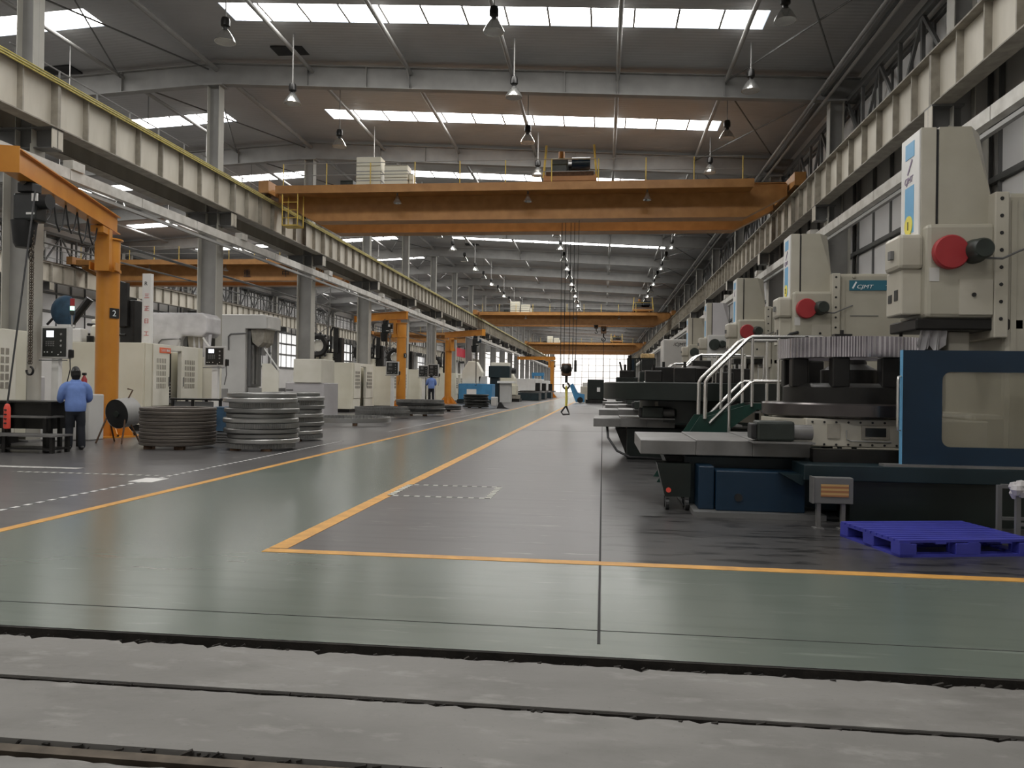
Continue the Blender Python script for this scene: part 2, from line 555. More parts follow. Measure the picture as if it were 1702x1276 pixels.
def slab(y0, y1, amp):
    far = ragged(-5.5, 4.0, y1, amp)
    poly = [(XL, y0), (XR, y0), (XR, y1)] + far[::-1] + [(XL, y1)]
    return MB().prism(poly, "z", -0.13, 0.0).build("concrete_strip", MT["slab"], floor)


slab(3.575, 4.130, 0.016)
slab(2.945, 3.520, 0.009)
slab(Y0, 2.800, 0.010)
MB().box(XL, XR, 2.7, 4.4, -0.16, -0.11).build("groove_bed", MT["dirt"], floor)
for y0, y1, zz, rm in ((4.272, 4.289, -0.004, "dirt"), (3.556, 3.574, -0.006, "dirt"), (2.845, 2.905, -0.003, "rail")):  # first two rails near black: the grooves' deep shade put into their colour
    MB().box(XL, XR, y0, y1, -0.12, zz).build("steel_rail", MT[rm], floor)
crumbs = MB()
for _ in range(260):
    yy = random.choice((4.14, 4.15, 3.53, 2.93)) + random.uniform(-0.015, 0.02)
    xx = random.uniform(-4, 3)
    s = random.uniform(0.006, 0.02)
    crumbs.bar((xx, yy, -0.012), (xx + s * random.uniform(1, 3), yy + random.uniform(-s, s), random.uniform(-0.01, 0.006)), s, s * 0.6)
cr = crumbs.build("rubble_crumbs", MT["dirt"], floor)
cr["kind"] = "stuff"

# roof deck with openings for the skylights
SKX = [(-11.5, 4.42), (2 * XM - 4.42, 2 * XM + 11.5)]
dk = MB()


def deck_quad(x0, x1, y0, y1):
    if x0 < XM < x1:
        deck_quad(x0, XM, y0, y1)
        deck_quad(XM, x1, y0, y1)
        return
    h = 0.2
    dk.add([(x0, y0, zt(x0) + h), (x1, y0, zt(x1) + h), (x1, y1, zt(x1) + h), (x0, y1, zt(x0) + h)], [(3, 2, 1, 0)])


for i in range(len(FY) - 1):
    a = FY[i]
    deck_quad(XL, XR + 0.3, a, a + 4.85)
    deck_quad(XL, XR + 0.3, a + 6.0, a + 9)
    xs = [XL, SKX[1][0], SKX[1][1], SKX[0][0], SKX[0][1], XR + 0.3]
    for k in (0, 2, 4):
        deck_quad(xs[k], xs[k + 1], a + 4.85, a + 6.0)
struct(dk.build("ceiling", MT["deck"]), "grey ribbed metal roof sheeting", "ceiling")

wn = 1
for i in range(len(FY) - 1):
    a = FY[i]
    for side, (x0, x1) in enumerate(SKX):
        root = thing("window_%d" % wn, "%s translucent roof skylight strip of the %s bay" % (ORD[i], "main" if side == 0 else "left"), "skylight",
                     ((x0 + x1) / 2, a + 5.4, zt((x0 + x1) / 2) + 0.22), kind="structure")
        wn += 1
        n = 13 if (2 < i < 8 and side == 0) or (3 < i < 7) else 1
        g = 0.03 if n > 1 else 0
        wd = (x1 - x0) / n
        for k in range(n):
            p, q = x0 + k * wd + g, x0 + (k + 1) * wd - g
            za, zc = zt(p) + 0.21, zt(q) + 0.21
            b = MB().add([(p, a + 4.87, za), (q, a + 4.87, zc), (q, a + 5.98, zc), (p, a + 5.98, za),
                          (p, a + 4.87, za + 0.02), (q, a + 4.87, zc + 0.02), (q, a + 5.98, zc + 0.02), (p, a + 5.98, za + 0.02)],
                         [(3, 2, 1, 0), (4, 5, 6, 7), (0, 1, 5, 4), (1, 2, 6, 5), (2, 3, 7, 6), (3, 0, 4, 7)])
            only_face(b.build("pane", MT["skylight"], root), MT["wall_panel"])
            if n > 1 and k:
                MB().bar((p - g, a + 4.87, za), (p - g, a + 5.98, za), 0.06, 0.05).build("glazing_bar", MT["steel"], root)

# portal rafters
for i, y in enumerate(FY):
    root = thing("roof_beam", "%s grey steel roof rafter counted from the near end" % ORD[i], "roof beam", (XM, y, 11.8), kind="structure")
    top = [(XL + 0.2, zt(XL)), (XM, zt(XM)), (XR, zt(XR))]
    bot = [(XR, zb(XR)), (XM, zb(XM)), (XL + 0.2, zb(XL))]
    MB().prism(top + bot, "y", y - 0.012, y + 0.012).build("web", MT["steel"], root)
    for zz, nm in ((zb, "bottom_flange"), (zt, "top_flange")):
        d = 0.025
        poly = [(XL + 0.2, zz(XL)), (XM, zz(XM)), (XR, zz(XR)), (XR, zz(XR) + d), (XM, zz(XM) + d), (XL + 0.2, zz(XL) + d)]
        MB().prism(poly, "y", y - 0.15, y + 0.15).build(nm, MT["steel"], root)
    if 2 < i < 8:
        for sx in (-24.15, -17.15, -10.3, -8.2, -6.7, -3.2, -1.4, 0.35, 3.8):
            MB().box(sx - 0.01, sx + 0.01, y - 0.14, y + 0.14, zb(sx) + 0.02, zt(sx)).build("stiffener", MT["steel"], root)

# longitudinal ties under the roof
TIES = [XM + 3.5 * k for k in range(-5, 7)]
for k, x in enumerate(TIES):
    z = zt(x) - 0.16
    o = MB().cyl((x, Y0, z), (x, Y1, z), 0.07 if x != XM else 0.09, 10).build("roof_tie_tube", MT["steel"], smooth=True)
    struct(o, "%s long grey tie tube under the roof counted from the left" % ORD[k], "roof tie")
nb = 1
for i in range(2, 11):
    for (xa, xb) in ((3.85, 7.35), (XM - 3.5, XM - 0.2), (XM - 10.5, XM - 7.0)):
        for s in (0, 1):
            p, q = (xa, xb) if s == 0 else (xb, xa)
            o = MB().cyl((p, FY[i] + 0.2, zt(p) - 0.22), (q, FY[i + 1] - 0.2, zt(q) - 0.22), 0.028, 6).build("roof_brace_rod", MT["steel_dk"])
            struct(o, "thin diagonal bracing rod under the roof in the %s bay" % ORD[i], "brace", "roof bracing rods of the %s bay" % ORD[i])
    for sx in (XM, 0.35, -6.65):
        for sg in (-1, 1):
            if i < 9 and sx != XM:
                o = MB().cyl((sx, FY[i], zb(sx) + 0.06), (sx, FY[i] + sg * 1.1, zt(sx) + 0.12), 0.025, 6).build("fly_brace", MT["steel"])
                struct(o, "short sloping fly brace of the %s roof rafter" % ORD[i], "brace", "fly braces of the %s rafter" % ORD[i])

# columns
def column(x0, x1, u0, u1, side):
    """an H column: lower shaft x0..x1, upper shaft u0..u1"""
    r = thing("steel_column", "c", "column", ((x0 + x1) / 2, 0, 0), kind="structure")
    b = MB()
    b.box(x0 + 0.02, x1 - 0.02, -0.01, 0.01, 0, 7.0)
    b.build("web", MT["steel"], r)
    for x in (x0, x1 - 0.024):
        MB().box(x, x + 0.024, -0.24, 0.24, 0, 7.0).build("flange", MT["column"], r)
    MB().box(u0, u1, -0.01, 0.01, 7.0, zb(u0)).build("upper_web", MT["steel"], r)
    for x in (u0, u1 - 0.02):
        MB().box(x, x + 0.02, -0.18, 0.18, 7.0, zb(x)).build("upper_flange", MT["column"], r)
    MB().box(u0 - 0.12, u1 + 0.12, -0.25, 0.25, zb(u0) - 0.06, zb(u0)).build("cap_plate", MT["steel"], r)
    MB().box(x0 - 0.15, x1 + 0.15, -0.35, 0.35, 0, 0.04).build("base_plate", MT["steel"], r)
    br = {"mid": (-14.62, -12.92), "right": (6.66, 7.3), "left": (-34.5, -33.3)}[side]
    MB().box(br[0], br[1], -0.02, 0.02, 6.93, 7.38).build("corbel_web", MT["steel_dk"], r)
    MB().box(br[0], br[1], -0.2, 0.2, 7.36, 7.40).build("corbel_plate", MT["steel_dk"], r)
    MB().box(br[0], br[1], -0.16, 0.16, 6.91, 6.94).build("corbel_plate", MT["steel_dk"], r)
    for x in ([br[0], br[1] - 0.02] if side == "mid" else [br[0] if side == "right" else br[1] - 0.02]):
        MB().box(x, x + 0.02, -0.19, 0.19, 6.91, 7.38).build("corbel_end", MT["cream"], r)
    return r


rows = [("mid", (-14.12, -13.42, -13.88, -13.44), "middle column row"), ("right", (7.05, 7.75, 7.08, 7.52), "right wall"),
        ("left", (-35.0, -34.3, -34.9, -34.5), "far left wall")]
for side, c, where in rows:
    proto = column(*c, side)
    for i, y in enumerate(FY):
        o = proto if i == 0 else copy_tree(proto)
        o.location.y = y
        o["label"] = "%s tall grey steel column in the %s" % (ORD[i], where)
        o["group"] = "columns of the " + where

# crane runway girders, bay by bay
def girder(xw, d, ribs=True):
    """web at xw, ribs on the side d"""
    r = thing("crane_runway_girder", "g", "girder", (xw, 0, 7.41), kind="structure")
    MB().box(xw - 0.012, xw + 0.012, 0, 9, 7.43, 8.50).build("web", MT["cream"], r)
    MB().box(xw - 0.22, xw + 0.22, 0, 9, 8.50, 8.535).build("top_flange", MT["cream_rib"], r)
    MB().box(xw - 0.20, xw + 0.20, 0, 9, 7.40, 7.43).build("bottom_flange", MT["cream_rib"], r)
    MB().box(xw - 0.04, xw + 0.04, 0, 9, 8.535, 8.66).build("crane_rail", MT["rail"], r)
    if ribs is True:
        for k in range(8):
            wdt = 0.15 if k else 0.19
            MB().box(min(xw, xw + d * wdt), max(xw, xw + d * wdt), 1.125 * k - (0.02 if k else 0.05), 1.125 * k + (0.02 if k else 0.05), 7.43, 8.50).build("stiffener", MT["cream_rib"], r)
    elif ribs == "far":
        b = MB()
        for k in range(8):
            b.box(min(xw, xw + d * 0.15), max(xw, xw + d * 0.15), 1.125 * k - 0.02, 1.125 * k + 0.02, 7.43, 8.50)
        b.build("stiffener", MT["cream_rib"], r)["kind"] = "stuff"
    return r


for nm, xw, d, where in (("a", -13.08, 1, "left side of the main bay"), ("b", 6.88, -1, "right side of the main bay"),
                         ("c", -33.5, 1, "far left wall"), ("d", -14.42, -1, "back of the middle columns")):
    near = girder(xw, d, nm != "d")
    far = girder(xw, d, "far") if nm != "d" else near
    first = {id(near): True, id(far): True}
    for i in range(len(FY) - 1):
        p = near if FY[i] < 80 else far
        o = p if first[id(p)] else copy_tree(p)
        first[id(p)] = False
        o.location.y = FY[i]
        o["label"] = "%s cream plate girder carrying crane rail, %s" % (ORD[i], where)
        o["group"] = "crane girders along the " + where

# walkway behind the left girder, with its railing; power rails along the girder top
o = MB().box(-14.40, -13.10, Y0, Y1, 8.46, 8.495).build("walkway_plate", MT["steel_dk"])
struct(o, "dark walkway plate between the two crane girders of the middle row", "walkway")
o = MB().box(6.90, 7.95, Y0, Y1, 8.46, 8.495).build("walkway_plate", MT["steel_dk"])
struct(o, "dark walkway plate behind the right crane girder", "walkway")


def railing(x, lab):
    r = thing("guard_railing", lab, "railing", (x, 0, 8.5), kind="structure")
    for k in range(6):
        MB().cyl((x, 0.3 + 1.55 * k, 8.5), (x, 0.3 + 1.55 * k, 9.55), 0.022, 6).build("post", MT["steel"], r)
    for z in (9.0, 9.55):
        MB().cyl((x, 0.1, z), (x, 8.3, z), 0.02, 6).build("rail", MT["steel"], r)
    return r


for x, where in ((-14.28, "middle walkway"), (-34.0, "far left girder")):
    pr = railing(x, "r")
    for i in range(2, 13):
        o = pr if i == 2 else copy_tree(pr)
        o.location.y = FY[i]
        o["label"] = "%s thin guard railing on the %s" % (ORD[i - 2], where)
for k in range(3):
    o = MB().cyl((-12.86, Y0, 8.44 + 0.055 * k), (-12.86, Y1, 8.44 + 0.055 * k), 0.018, 6).build("power_rail", MT["yellow_pipe"])
    struct(o, "%s thin yellow power rail along the left crane girder from below" % ORD[k], "power rail")

# white cable ducts under the girders
for x, z, where in ((-12.95, 6.30, "left crane girder"), (6.78, 6.25, "right crane girder")):
    r = thing("cable_duct", "long white cable duct hung below the " + where, "duct", (x, 0, z), kind="structure")
    n = 0
    y = Y0 + 0.4
    while y < Y1 - 3:
        ln = 3.0 if y < 70 else 18.0
        ln = min(ln, Y1 - 1 - y)
        MB().box(x - 0.09, x + 0.09, y, y + ln - 0.03, z, z + 0.26).build("duct_length", MT["duct"], r)
        y += ln
    MB().box(x - 0.05, x + 0.05, Y0 + 0.4, Y1 - 1, z - 0.20, z - 0.12).build("support_channel", MT["steel"], r)
    for i, yf in enumerate(FY[2:16]):
        s = -1 if x < 0 else 1
        MB().bar((x, yf, z - 0.06), (x + s * 0.55, yf, z - 0.06), 0.08, 0.08).build("hanger", MT["steel"], r)
        MB().box(x - 0.12, x + 0.14, yf + 0.4, yf + 0.85, z + 0.26, z + 0.48).build("junction_box", MT["duct"], r)
for k, (x, z, rr) in enumerate(((-14.6, 5.55, 0.045), (-14.6, 5.05, 0.025), (6.95, 11.05, 0.13), (6.55, 10.72, 0.05), (6.85, 10.62, 0.05))):
    o = MB().cyl((x, Y0, z), (x, Y1, z), rr, 10).build("service_pipe", MT["steel_dk"] if k < 3 else MT["steel"], smooth=True)
    struct(o, ["dark service pipe running behind the left columns", "thin service pipe low behind the left columns", "thick dark eave tube along the right wall top",
               "inner thin pipe below the right eave tube", "outer thin pipe below the right eave tube"][k], "pipe")

# walls
struct(MB().box(XR, XR + 0.15, Y0, Y1, 0, 12.0).build("wall_right", MT["wall"]), "pale sheet wall on the right", "wall")
struct(MB().box(XL - 0.15, XL, Y0, Y1, 0, 12.0).build("wall_left", MT["wall"]), "pale sheet wall at the far left", "wall")
struct(MB().box(XL, XR, Y1 + 0.1, Y1 + 0.3, 0, 13.2).build("wall_far", MT["wall"]), "bright glazed end wall", "wall")
struct(MB().box(XL, XR, Y0 - 0.3, Y0 - 0.1, 0, 13.2).build("wall_near", MT["wall"]), "wall behind the viewer", "wall")


def wall_bay(bright=False):
    """one bay of wall dressing in its own space: x grows into the wall, 0 at the wall face; y along the bay"""
    wroot = thing("window_0", "w", "window", kind="structure")
    for k in range(6):
        for z0, z1 in ((3.3, 4.55), (4.75, 5.75), (5.95, 6.95), (8.75, 10.5)):
            o = MB().box(-0.05, -0.01, 0.3 + 1.42 * k, 0.3 + 1.42 * k + 1.32, z0, z1).build("pane", MT["brightpane"] if (bright and z1 < 7) else MT["sidepane"], wroot, world=False)
            if bright and z1 < 7:
                only_face(o, MT["wall_panel"], 5)
    for z in (3.2, 4.65, 5.85, 7.05, 8.65, 10.6):
        MB().box(-0.14, -0.02, 0, 9, z - 0.06, z + 0.06).build("girt", MT["steel_dk"], wroot, world=False)
    for k in range(7):
        MB().box(-0.10, -0.02, 0.2 + 1.42 * k, 0.28 + 1.42 * k, 3.2, 10.6).build("mullion", MT["steel_dk"], wroot, world=False)
    tr = thing("wall_truss", "t", "truss", kind="structure")
    for z in (8.85, 10.75):
        MB().box(-0.45, -0.30, 0, 9, z - 0.09, z + 0.09).build("chord", MT["steel_dk"], tr, world=False)
    for k in range(1, 6):
        MB().box(-0.42, -0.33, 1.5 * k - 0.05, 1.5 * k + 0.05, 8.9, 10.7).build("post", MT["steel_dk"], tr, world=False)
    for k in range(6):
        za, zc = (8.9, 10.7) if k % 2 else (10.7, 8.9)
        MB().bar((-0.375, 1.5 * k, za), (-0.375, 1.5 * k + 1.5, zc), 0.08, 0.09).build("diagonal", MT["steel_dk"], tr, world=False)
    return wroot, tr


MT["brightpane"] = emit("bright_side_window", (1.0, 0.99, 0.97), 0.75, (0.8, 0.8, 0.8))
for side in ("right", "left"):
    wp, tp = wall_bay(False)
    wq, tq = wall_bay(True) if side == "left" else (wp, tp)
    if side == "left":
        for c in list(tq.children):
            bpy.data.objects.remove(c)
        bpy.data.objects.remove(tq)
    used = set()
    for i in range(2, 16 if side == "right" else 19):
        loc = (XR, FY[i], 0) if side == "right" else (XL, FY[i] + 9, 0)
        p = wq if (side == "left" and FY[i] > 80) else wp
        o = p if p.name not in used else copy_tree(p)
        used.add(p.name)
        o.location = loc
        o.rotation_euler.z = 0 if side == "right" else PI
        o["label"] = "window bands in the %s bay of the %s wall" % (ORD[i], side)
        o["_wn"] = wn
        wn += 1
        if i < 12:
            t = tp if i == 2 else copy_tree(tp)
            t.location = loc
            t.rotation_euler.z = 0 if side == "right" else PI
            t["label"] = "%s lattice bracing truss high on the %s wall" % (ORD[i - 2], side)
for o in list(bpy.data.objects):
    if "_wn" in o:
        o.name = "window_%d" % o["_wn"]
        del o["_wn"]
# rainwater pipes beside the right-hand columns
for i, y in enumerate(FY[3:9]):
    o = MB().tube([(7.3, y + 0.5, 10.6), (7.3, y + 0.5, 9.8), (7.6, y + 0.5, 9.4), (7.6, y + 0.5, 4.0)], 0.06, 8).build("drain_pipe", MT["duct"], smooth=True)
    struct(o, "%s bent rainwater pipe beside the right-hand columns" % ORD[i], "pipe", "rainwater pipes along the right wall")
    o = MB().tube([(-34.2, y + 0.5, 10.6), (-34.2, y + 0.5, 9.6), (-34.6, y + 0.5, 9.1), (-34.6, y + 0.5, 4.0)], 0.07, 8).build("drain_pipe", MT["duct"], smooth=True)
    struct(o, "%s bent rainwater pipe beside the far left columns" % ORD[i], "pipe", "rainwater pipes along the left wall")

er = thing("window_%d" % wn, "bright translucent panel glazing of the end wall", "window", (-3, Y1, 0), kind="structure")
for (xa, xb, nx) in ((-13.3, 7.5, 11), (-34.5, -14.2, 10)):
    wd = (xb - xa) / nx
    zs = [0.1, 2.3, 4.2, 5.9, 7.6, 9.3, 11.0]
    for k in range(nx):
        for j in range(6):
            only_face(MB().box(xa + k * wd + 0.06, xa + (k + 1) * wd - 0.06, Y1 + 0.02, Y1 + 0.08, zs[j] + 0.05, zs[j + 1] - 0.05).build("pane", MT["endpane"], er), MT["wall_panel"], 2)
    for k in range(nx + 1):
        MB().box(xa + k * wd - 0.06, xa + k * wd + 0.06, Y1 - 0.02, Y1 + 0.08, 0, 11.2).build("mullion", MT["steel"], er)
    for z in zs:
        MB().box(xa, xb, Y1 - 0.03, Y1 + 0.08, z - 0.05, z + 0.05).build("transom", MT["steel"], er)
# roof vents seen as dark openings
for k, (x, y) in enumerate(((-10.6, 25.4), (-19.3, 26.0), (-10.4, 52.4), (-18.6, 53.0), (-10.4, 61.4))):
    z = zt(x) + 0.16
    o = MB().box(x - 0.55, x + 0.55, y - 0.35, y + 0.35, z, z + 0.06).build("roof_vent", MT["black"])
    struct(o, "%s dark square vent opening in the roof counted from near left" % ORD[k], "vent")

# ------------------------------------------------------------------ overhead bridge cranes
def bridge_crane(y, xa, xb, label, cabinets=True, detail=True):
    """twin box girder crane: front girder with walkway at y, rear girder 2.4 m behind; runs on the rails at xa and xb"""
    r = thing("bridge_crane", label, "crane", ((xa + xb) / 2, y, 8.66), group="overhead bridge cranes")
    L = xb - xa
    for yy, nm in ((y + 0.25, "front_girder"), (y + 2.65, "rear_girder")):
        h0, h1 = 7.86, 9.06
        poly = [(xa + 0.25, h1), (xb - 0.25, h1), (xb - 0.25, 8.62), (xb - 1.7, h0), (xa + 1.7, h0), (xa + 0.25, 8.62)]
        g = MB().prism(poly, "y", yy - 0.28, yy + 0.28).build(nm, MT["orange"], r)
        fpoly = [(xb - 1.75, h0), (xb - 1.75, h0 - 0.03), (xa + 1.75, h0 - 0.03), (xa + 1.75, h0)]
        MB().prism(fpoly, "y", yy - 0.36, yy + 0.36).build("flange", MT["orange"], g)
        MB().box(xa + 0.3, xb - 0.3, yy - 0.34, yy + 0.34, h1, h1 + 0.03).build("flange", MT["orange"], g)
        MB().box(xa + 0.4, xb - 0.4, yy - 0.04, yy + 0.04, h1 + 0.03, h1 + 0.13).build("trolley_rail", MT["rail"], g)
    for x in (xa, xb):
        e = MB().box(x - 0.2, x + 0.2, y - 0.9, y + 3.8, 8.78, 9.25).build("end_carriage", MT["orange"], r)
        for yy in (y - 0.5, y + 3.4):
            MB().cyl((x - 0.07, yy, 8.86), (x + 0.07, yy, 8.86), 0.2, 16).build("wheel", MT["rail"], e)
    # walkway in front of the front girder, with toe plate and railing
    wk = MB().box(xa + 0.5, xb - 1.6, y - 0.95, y + 0.0, 8.76, 8.80).build("walkway", MT["orange"], r)
    MB().box(xa + 0.5, xb - 1.6, y - 0.97, y - 0.93, 8.72, 9.02).build("toe_plate", MT["orange"], wk)
    n = 11
    for k in range(n):
        x = xa + 0.8 + (L - 2.8) * k / (n - 1)
        MB().cyl((x, y - 0.92, 8.8), (x, y - 0.92, 9.85), 0.022, 6).build("railing_post", MT["yellow"], wk)
    for z in (9.4, 9.85):
        MB().cyl((xa + 0.8, y - 0.92, z), (xb - 2.0, y - 0.92, z), 0.016, 6).build("handrail", MT["steel"], wk)
    if cabinets:
        for x0, x1, z1 in ((xa + 3.62, xa + 4.58, 10.12), (xa + 4.72, xa + 5.62, 9.80)):
            c = MB().box(x0, x1, y - 0.75, y - 0.15, 8.82, z1).build("electric_cabinet", MT["ivory"], r, bevel=0.02)
            for zz in (9.2, 9.55):
                MB().box(x0 - 0.006, x1 + 0.006, y - 0.756, y - 0.14, zz, zz + 0.035).build("strap", MT["steel"], c)
        MB().box(xa + 2.95, xa + 3.45, y - 0.6, y - 0.2, 8.82, 9.28).build("resistor_box", MT["motor"], r)
        MB().box(xa + 5.64, xa + 5.8, y - 0.6, y - 0.2, 8.82, 9.5).build("side_box", MT["ivory"], r)
    if detail:
        lad = MB().box(xa + 0.75, xa + 1.4, y - 0.92, y - 0.3, 7.5, 7.54).build("access_cage", MT["yellow"], r)
        for xx, yy in ((xa + 0.77, y - 0.9), (xa + 1.38, y - 0.9), (xa + 0.77, y - 0.32), (xa + 1.38, y - 0.32)):
            MB().cyl((xx, yy, 7.5), (xx, yy, 8.8), 0.022, 6).build("cage_post", MT["yellow"], lad)
        for z in (7.8, 8.1, 8.4):
            MB().cyl((xa + 0.77, y - 0.9, z), (xa + 1.38, y - 0.9, z), 0.015, 6).build("rung", MT["yellow"], lad)
    for x in (xa + 5.2, xa + 10.2, xa + 14.6):
        lp = MB().lathe([(0.05, 0.28), (0.07, 0.2), (0.09, 0.12), (0.19, 0.0)], (x, y - 0.6, 8.38), 12).build("work_lamp", MT["reflector"], r, smooth=True)
        MB().cyl((x, y - 0.6, 8.66), (x, y - 0.6, 8.76), 0.03, 6).build("lamp_bracket", MT["steel_dk"], lp)
    return r


def trolley(y, xc, label, rope_z=None):
    """hoist trolley standing on the bridge rails"""
    r = thing("hoist_trolley", label, "hoist", (xc, y, 9.19), group="hoist trolleys on the cranes")
    f = MB()
    f.box(xc - 1.0, xc + 1.0, y - 0.1, y + 0.12, 9.27, 9.5)
    f.box(xc - 1.0, xc + 1.0, y + 2.5, y + 2.8, 9.27, 9.5)
    f.box(xc - 0.9, xc - 0.7, y, y + 2.7, 9.3, 9.48)
    f.box(xc + 0.7, xc + 0.9, y, y + 2.7, 9.3, 9.48)
    f.build("frame", MT["orange"], r)
    MB().cyl((xc - 0.7, y + 1.3, 10.0), (xc + 0.7, y + 1.3, 10.0), 0.36, 18).build("rope_drum", MT["dark"], r, smooth=True)
    MB().box(xc - 0.9, xc + 0.9, y - 0.12, y + 0.15, 9.45, 9.64).build("front_beam", MT["wood"], r, bevel=0.02)
    MB().box(xc - 0.75, xc - 0.1, y + 0.3, y + 0.8, 9.5, 10.25).build("gear_case", MT["motor"], r, bevel=0.05)
    MB().cyl((xc + 0.05, y + 0.5, 10.08), (xc + 0.75, y + 0.5, 10.08), 0.23, 14).build("hoist_motor", MT["blue"], r, smooth=True)
    MB().cyl((xc - 0.35, y + 0.4, 10.25), (xc - 0.35, y + 0.4, 10.5), 0.12, 12).build("brake", MT["orange"], r, smooth=True)
    for x in (xc - 0.8, xc + 0.8):
        MB().cyl((x, y + 0.25, 9.21), (x, y + 0.31, 9.21), 0.10, 12).build("wheel", MT["rail"], r)
        MB().cyl((x, y + 2.6, 9.21), (x, y + 2.66, 9.21), 0.10, 12).build("wheel", MT["rail"], r)
        sg = 1 if x > xc else -1
        MB().cyl((xc + sg * 1.0, y - 0.06, 9.4), (xc + sg * 0.9, y - 0.06, 10.62), 0.045, 6).build("guard_post", MT["yellow"], r)
    MB().cyl((xc - 1.0, y - 0.06, 10.1), (xc + 1.0, y - 0.06, 10.1), 0.025, 6).build("handrail", MT["yellow"], r)
    return r


def hook_block(x, y, z, ztop, label, ropes=4, s=1.0, drop=True):
    r = thing("crane_hook", label, "crane hook", (x, y, z), group="crane hooks on ropes")
    for k in range(ropes):
        dx = (-0.24, -0.1, 0.1, 0.24)[k] * s
        MB().cyl((x + dx, y, z + 0.55 * s), (x + dx * 1.05, y, ztop), 0.014, 6).build("wire_rope", MT["black"], r)
    MB().lathe([(0.02, -0.12), (0.16, -0.1), (0.22, 0.0), (0.22, 0.12), (0.16, 0.22), (0.02, 0.24)], (x, y, z + 0.5 * s), 16).build("sheave_housing", MT["dark"], r, smooth=True)
    MB().box(x - 0.19 * s, x + 0.19 * s, y - 0.12, y + 0.12, z + 0.28 * s, z + 0.78 * s).build("block", MT["wood"], r, bevel=0.05)
    MB().cyl((x, y, z + 0.02), (x, y, z + 0.35 * s), 0.05 * s, 10).build("shank", MT["dark"], r)
    pts = []
    for k in range(13):
        t = math.radians(75 - 290 * k / 12)
        pts.append((x + 0.12 * s * math.cos(t), y, z - 0.10 * s + 0.12 * s * math.sin(t)))
    MB().tube(pts, 0.035 * s, 8).build("hook", MT["dark"], r, smooth=True)
    return r


bridge_crane(29.9, -13.08, 6.88, "nearest orange bridge crane spanning the main bay")
trolley(29.9, -1.35, "hoist trolley on the nearest bridge crane of the main bay")
bridge_crane(80.3, -13.08, 6.88, "second orange bridge crane down the main bay, with pale cabinets", detail=False)
trolley(80.3, 3.9, "hoist trolley on the second bridge crane of the main bay")
bridge_crane(134.0, -13.08, 6.88, "third orange bridge crane far down the main bay", detail=False)
trolley(134.0, 2.2, "hoist trolley on the third bridge crane of the main bay")
bridge_crane(149.0, -13.08, 6.88, "farthest orange bridge crane before the bright end wall", cabinets=False, detail=False)
bridge_crane(47.0, -33.5, -14.42, "orange bridge crane across the left bay with painted marks", cabinets=False, detail=False)
bridge_crane(112.0, -33.5, -14.42, "farther orange bridge crane deep in the left bay", cabinets=False, detail=False)
lc = [o for o in bpy.data.objects if o.get("label", "").startswith("orange bridge crane across")][0]
for k, (ch, x) in enumerate((("重", -22.4), ("中", -19.9), ("机", -17.6))):
    text("painted_mark", ch, 0.5, MT["text_dark"], lc, (x, 46.92, 8.1), (PI / 2, 0, 0))

hook_block(-1.44, 31.2, 1.62, 9.5, "dark hook block hanging low over the aisle with a yellow sling")
sl = thing("lifting_sling", "yellow lifting sling hanging from the low crane hook", "sling", (-1.44, 31.2, 0.35))
MB().tube([(-1.44, 31.2, 1.47), (-1.42, 31.2, 1.0), (-1.43, 31.2, 0.72)], 0.05, 8).build("strap", MT["gold"], sl, smooth=True)
MB().tube([(-1.43, 31.2, 0.74), (-1.62, 31.2, 0.48), (-1.55, 31.22, 0.38), (-1.3, 31.18, 0.40), (-1.36, 31.2, 0.55), (-1.43, 31.2, 0.72)], 0.035, 8).build("loop", MT["black"], sl, smooth=True)
MB().tube([(-1.44, 31.2 + 0.075 * math.cos(q * PI / 6), 1.42 + 0.09 * math.sin(q * PI / 6)) for q in range(13)], 0.028, 8).build("eye", MT["gold"], sl, smooth=True)
pc = thing("pendant_control", "small crane pendant switch on a long cable beside the hook ropes", "control", (-1.05, 30.15, 2.2))
MB().cyl((-1.05, 30.15, 2.5), (-0.98, 30.15, 7.835), 0.012, 6).build("cable", MT["black"], pc)
MB().box(-1.1, -1.0, 30.1, 30.2, 2.05, 2.5).build("switch_box", MT["black"], pc, bevel=0.015)
hk2 = hook_block(0.0, 80.55, 6.55, 7.85, "round crane hook hanging high from the second crane", s=1.5)
hook_block(-0.75, 80.55, 7.2, 7.85, "small auxiliary hook just under the second crane", ropes=2, s=1.0)
MB().cyl((0.0, 80.55, 6.45), (0.05, 80.55, 2.0), 0.03, 6).build("chain", MT["black"], hk2)

# ------------------------------------------------------------------ high bay lamps
def lamp(z, zc):
    r = thing("high_bay_lamp", "l", "lamp", (0, 0, z))
    MB().cyl((0, 0, 0.62), (0, 0, zc - z), 0.018, 6).build("rod", MT["steel"], r, world=False)
    MB().lathe([(0.0, 0.64), (0.10, 0.63), (0.12, 0.55), (0.12, 0.42), (0.07, 0.38), (0.06, 0.30)], (0, 0, 0), 14).build("ballast", MT["dark"], r, smooth=True, world=False)
    MB().lathe([(0.06, 0.34), (0.10, 0.30), (0.17, 0.20), (0.25, 0.06), (0.27, 0.0), (0.255, 0.0), (0.235, 0.06), (0.15, 0.19), (0.05, 0.3)], (0, 0, 0), 20).build("reflector", MT["reflector"], r, smooth=True, world=False)
    MB().lathe([(0.0, 0.012), (0.252, 0.012), (0.252, 0.002), (0.0, 0.002)], (0, 0, 0), 20).build("cover_glass", MT["lens"], r, world=False)
    return r


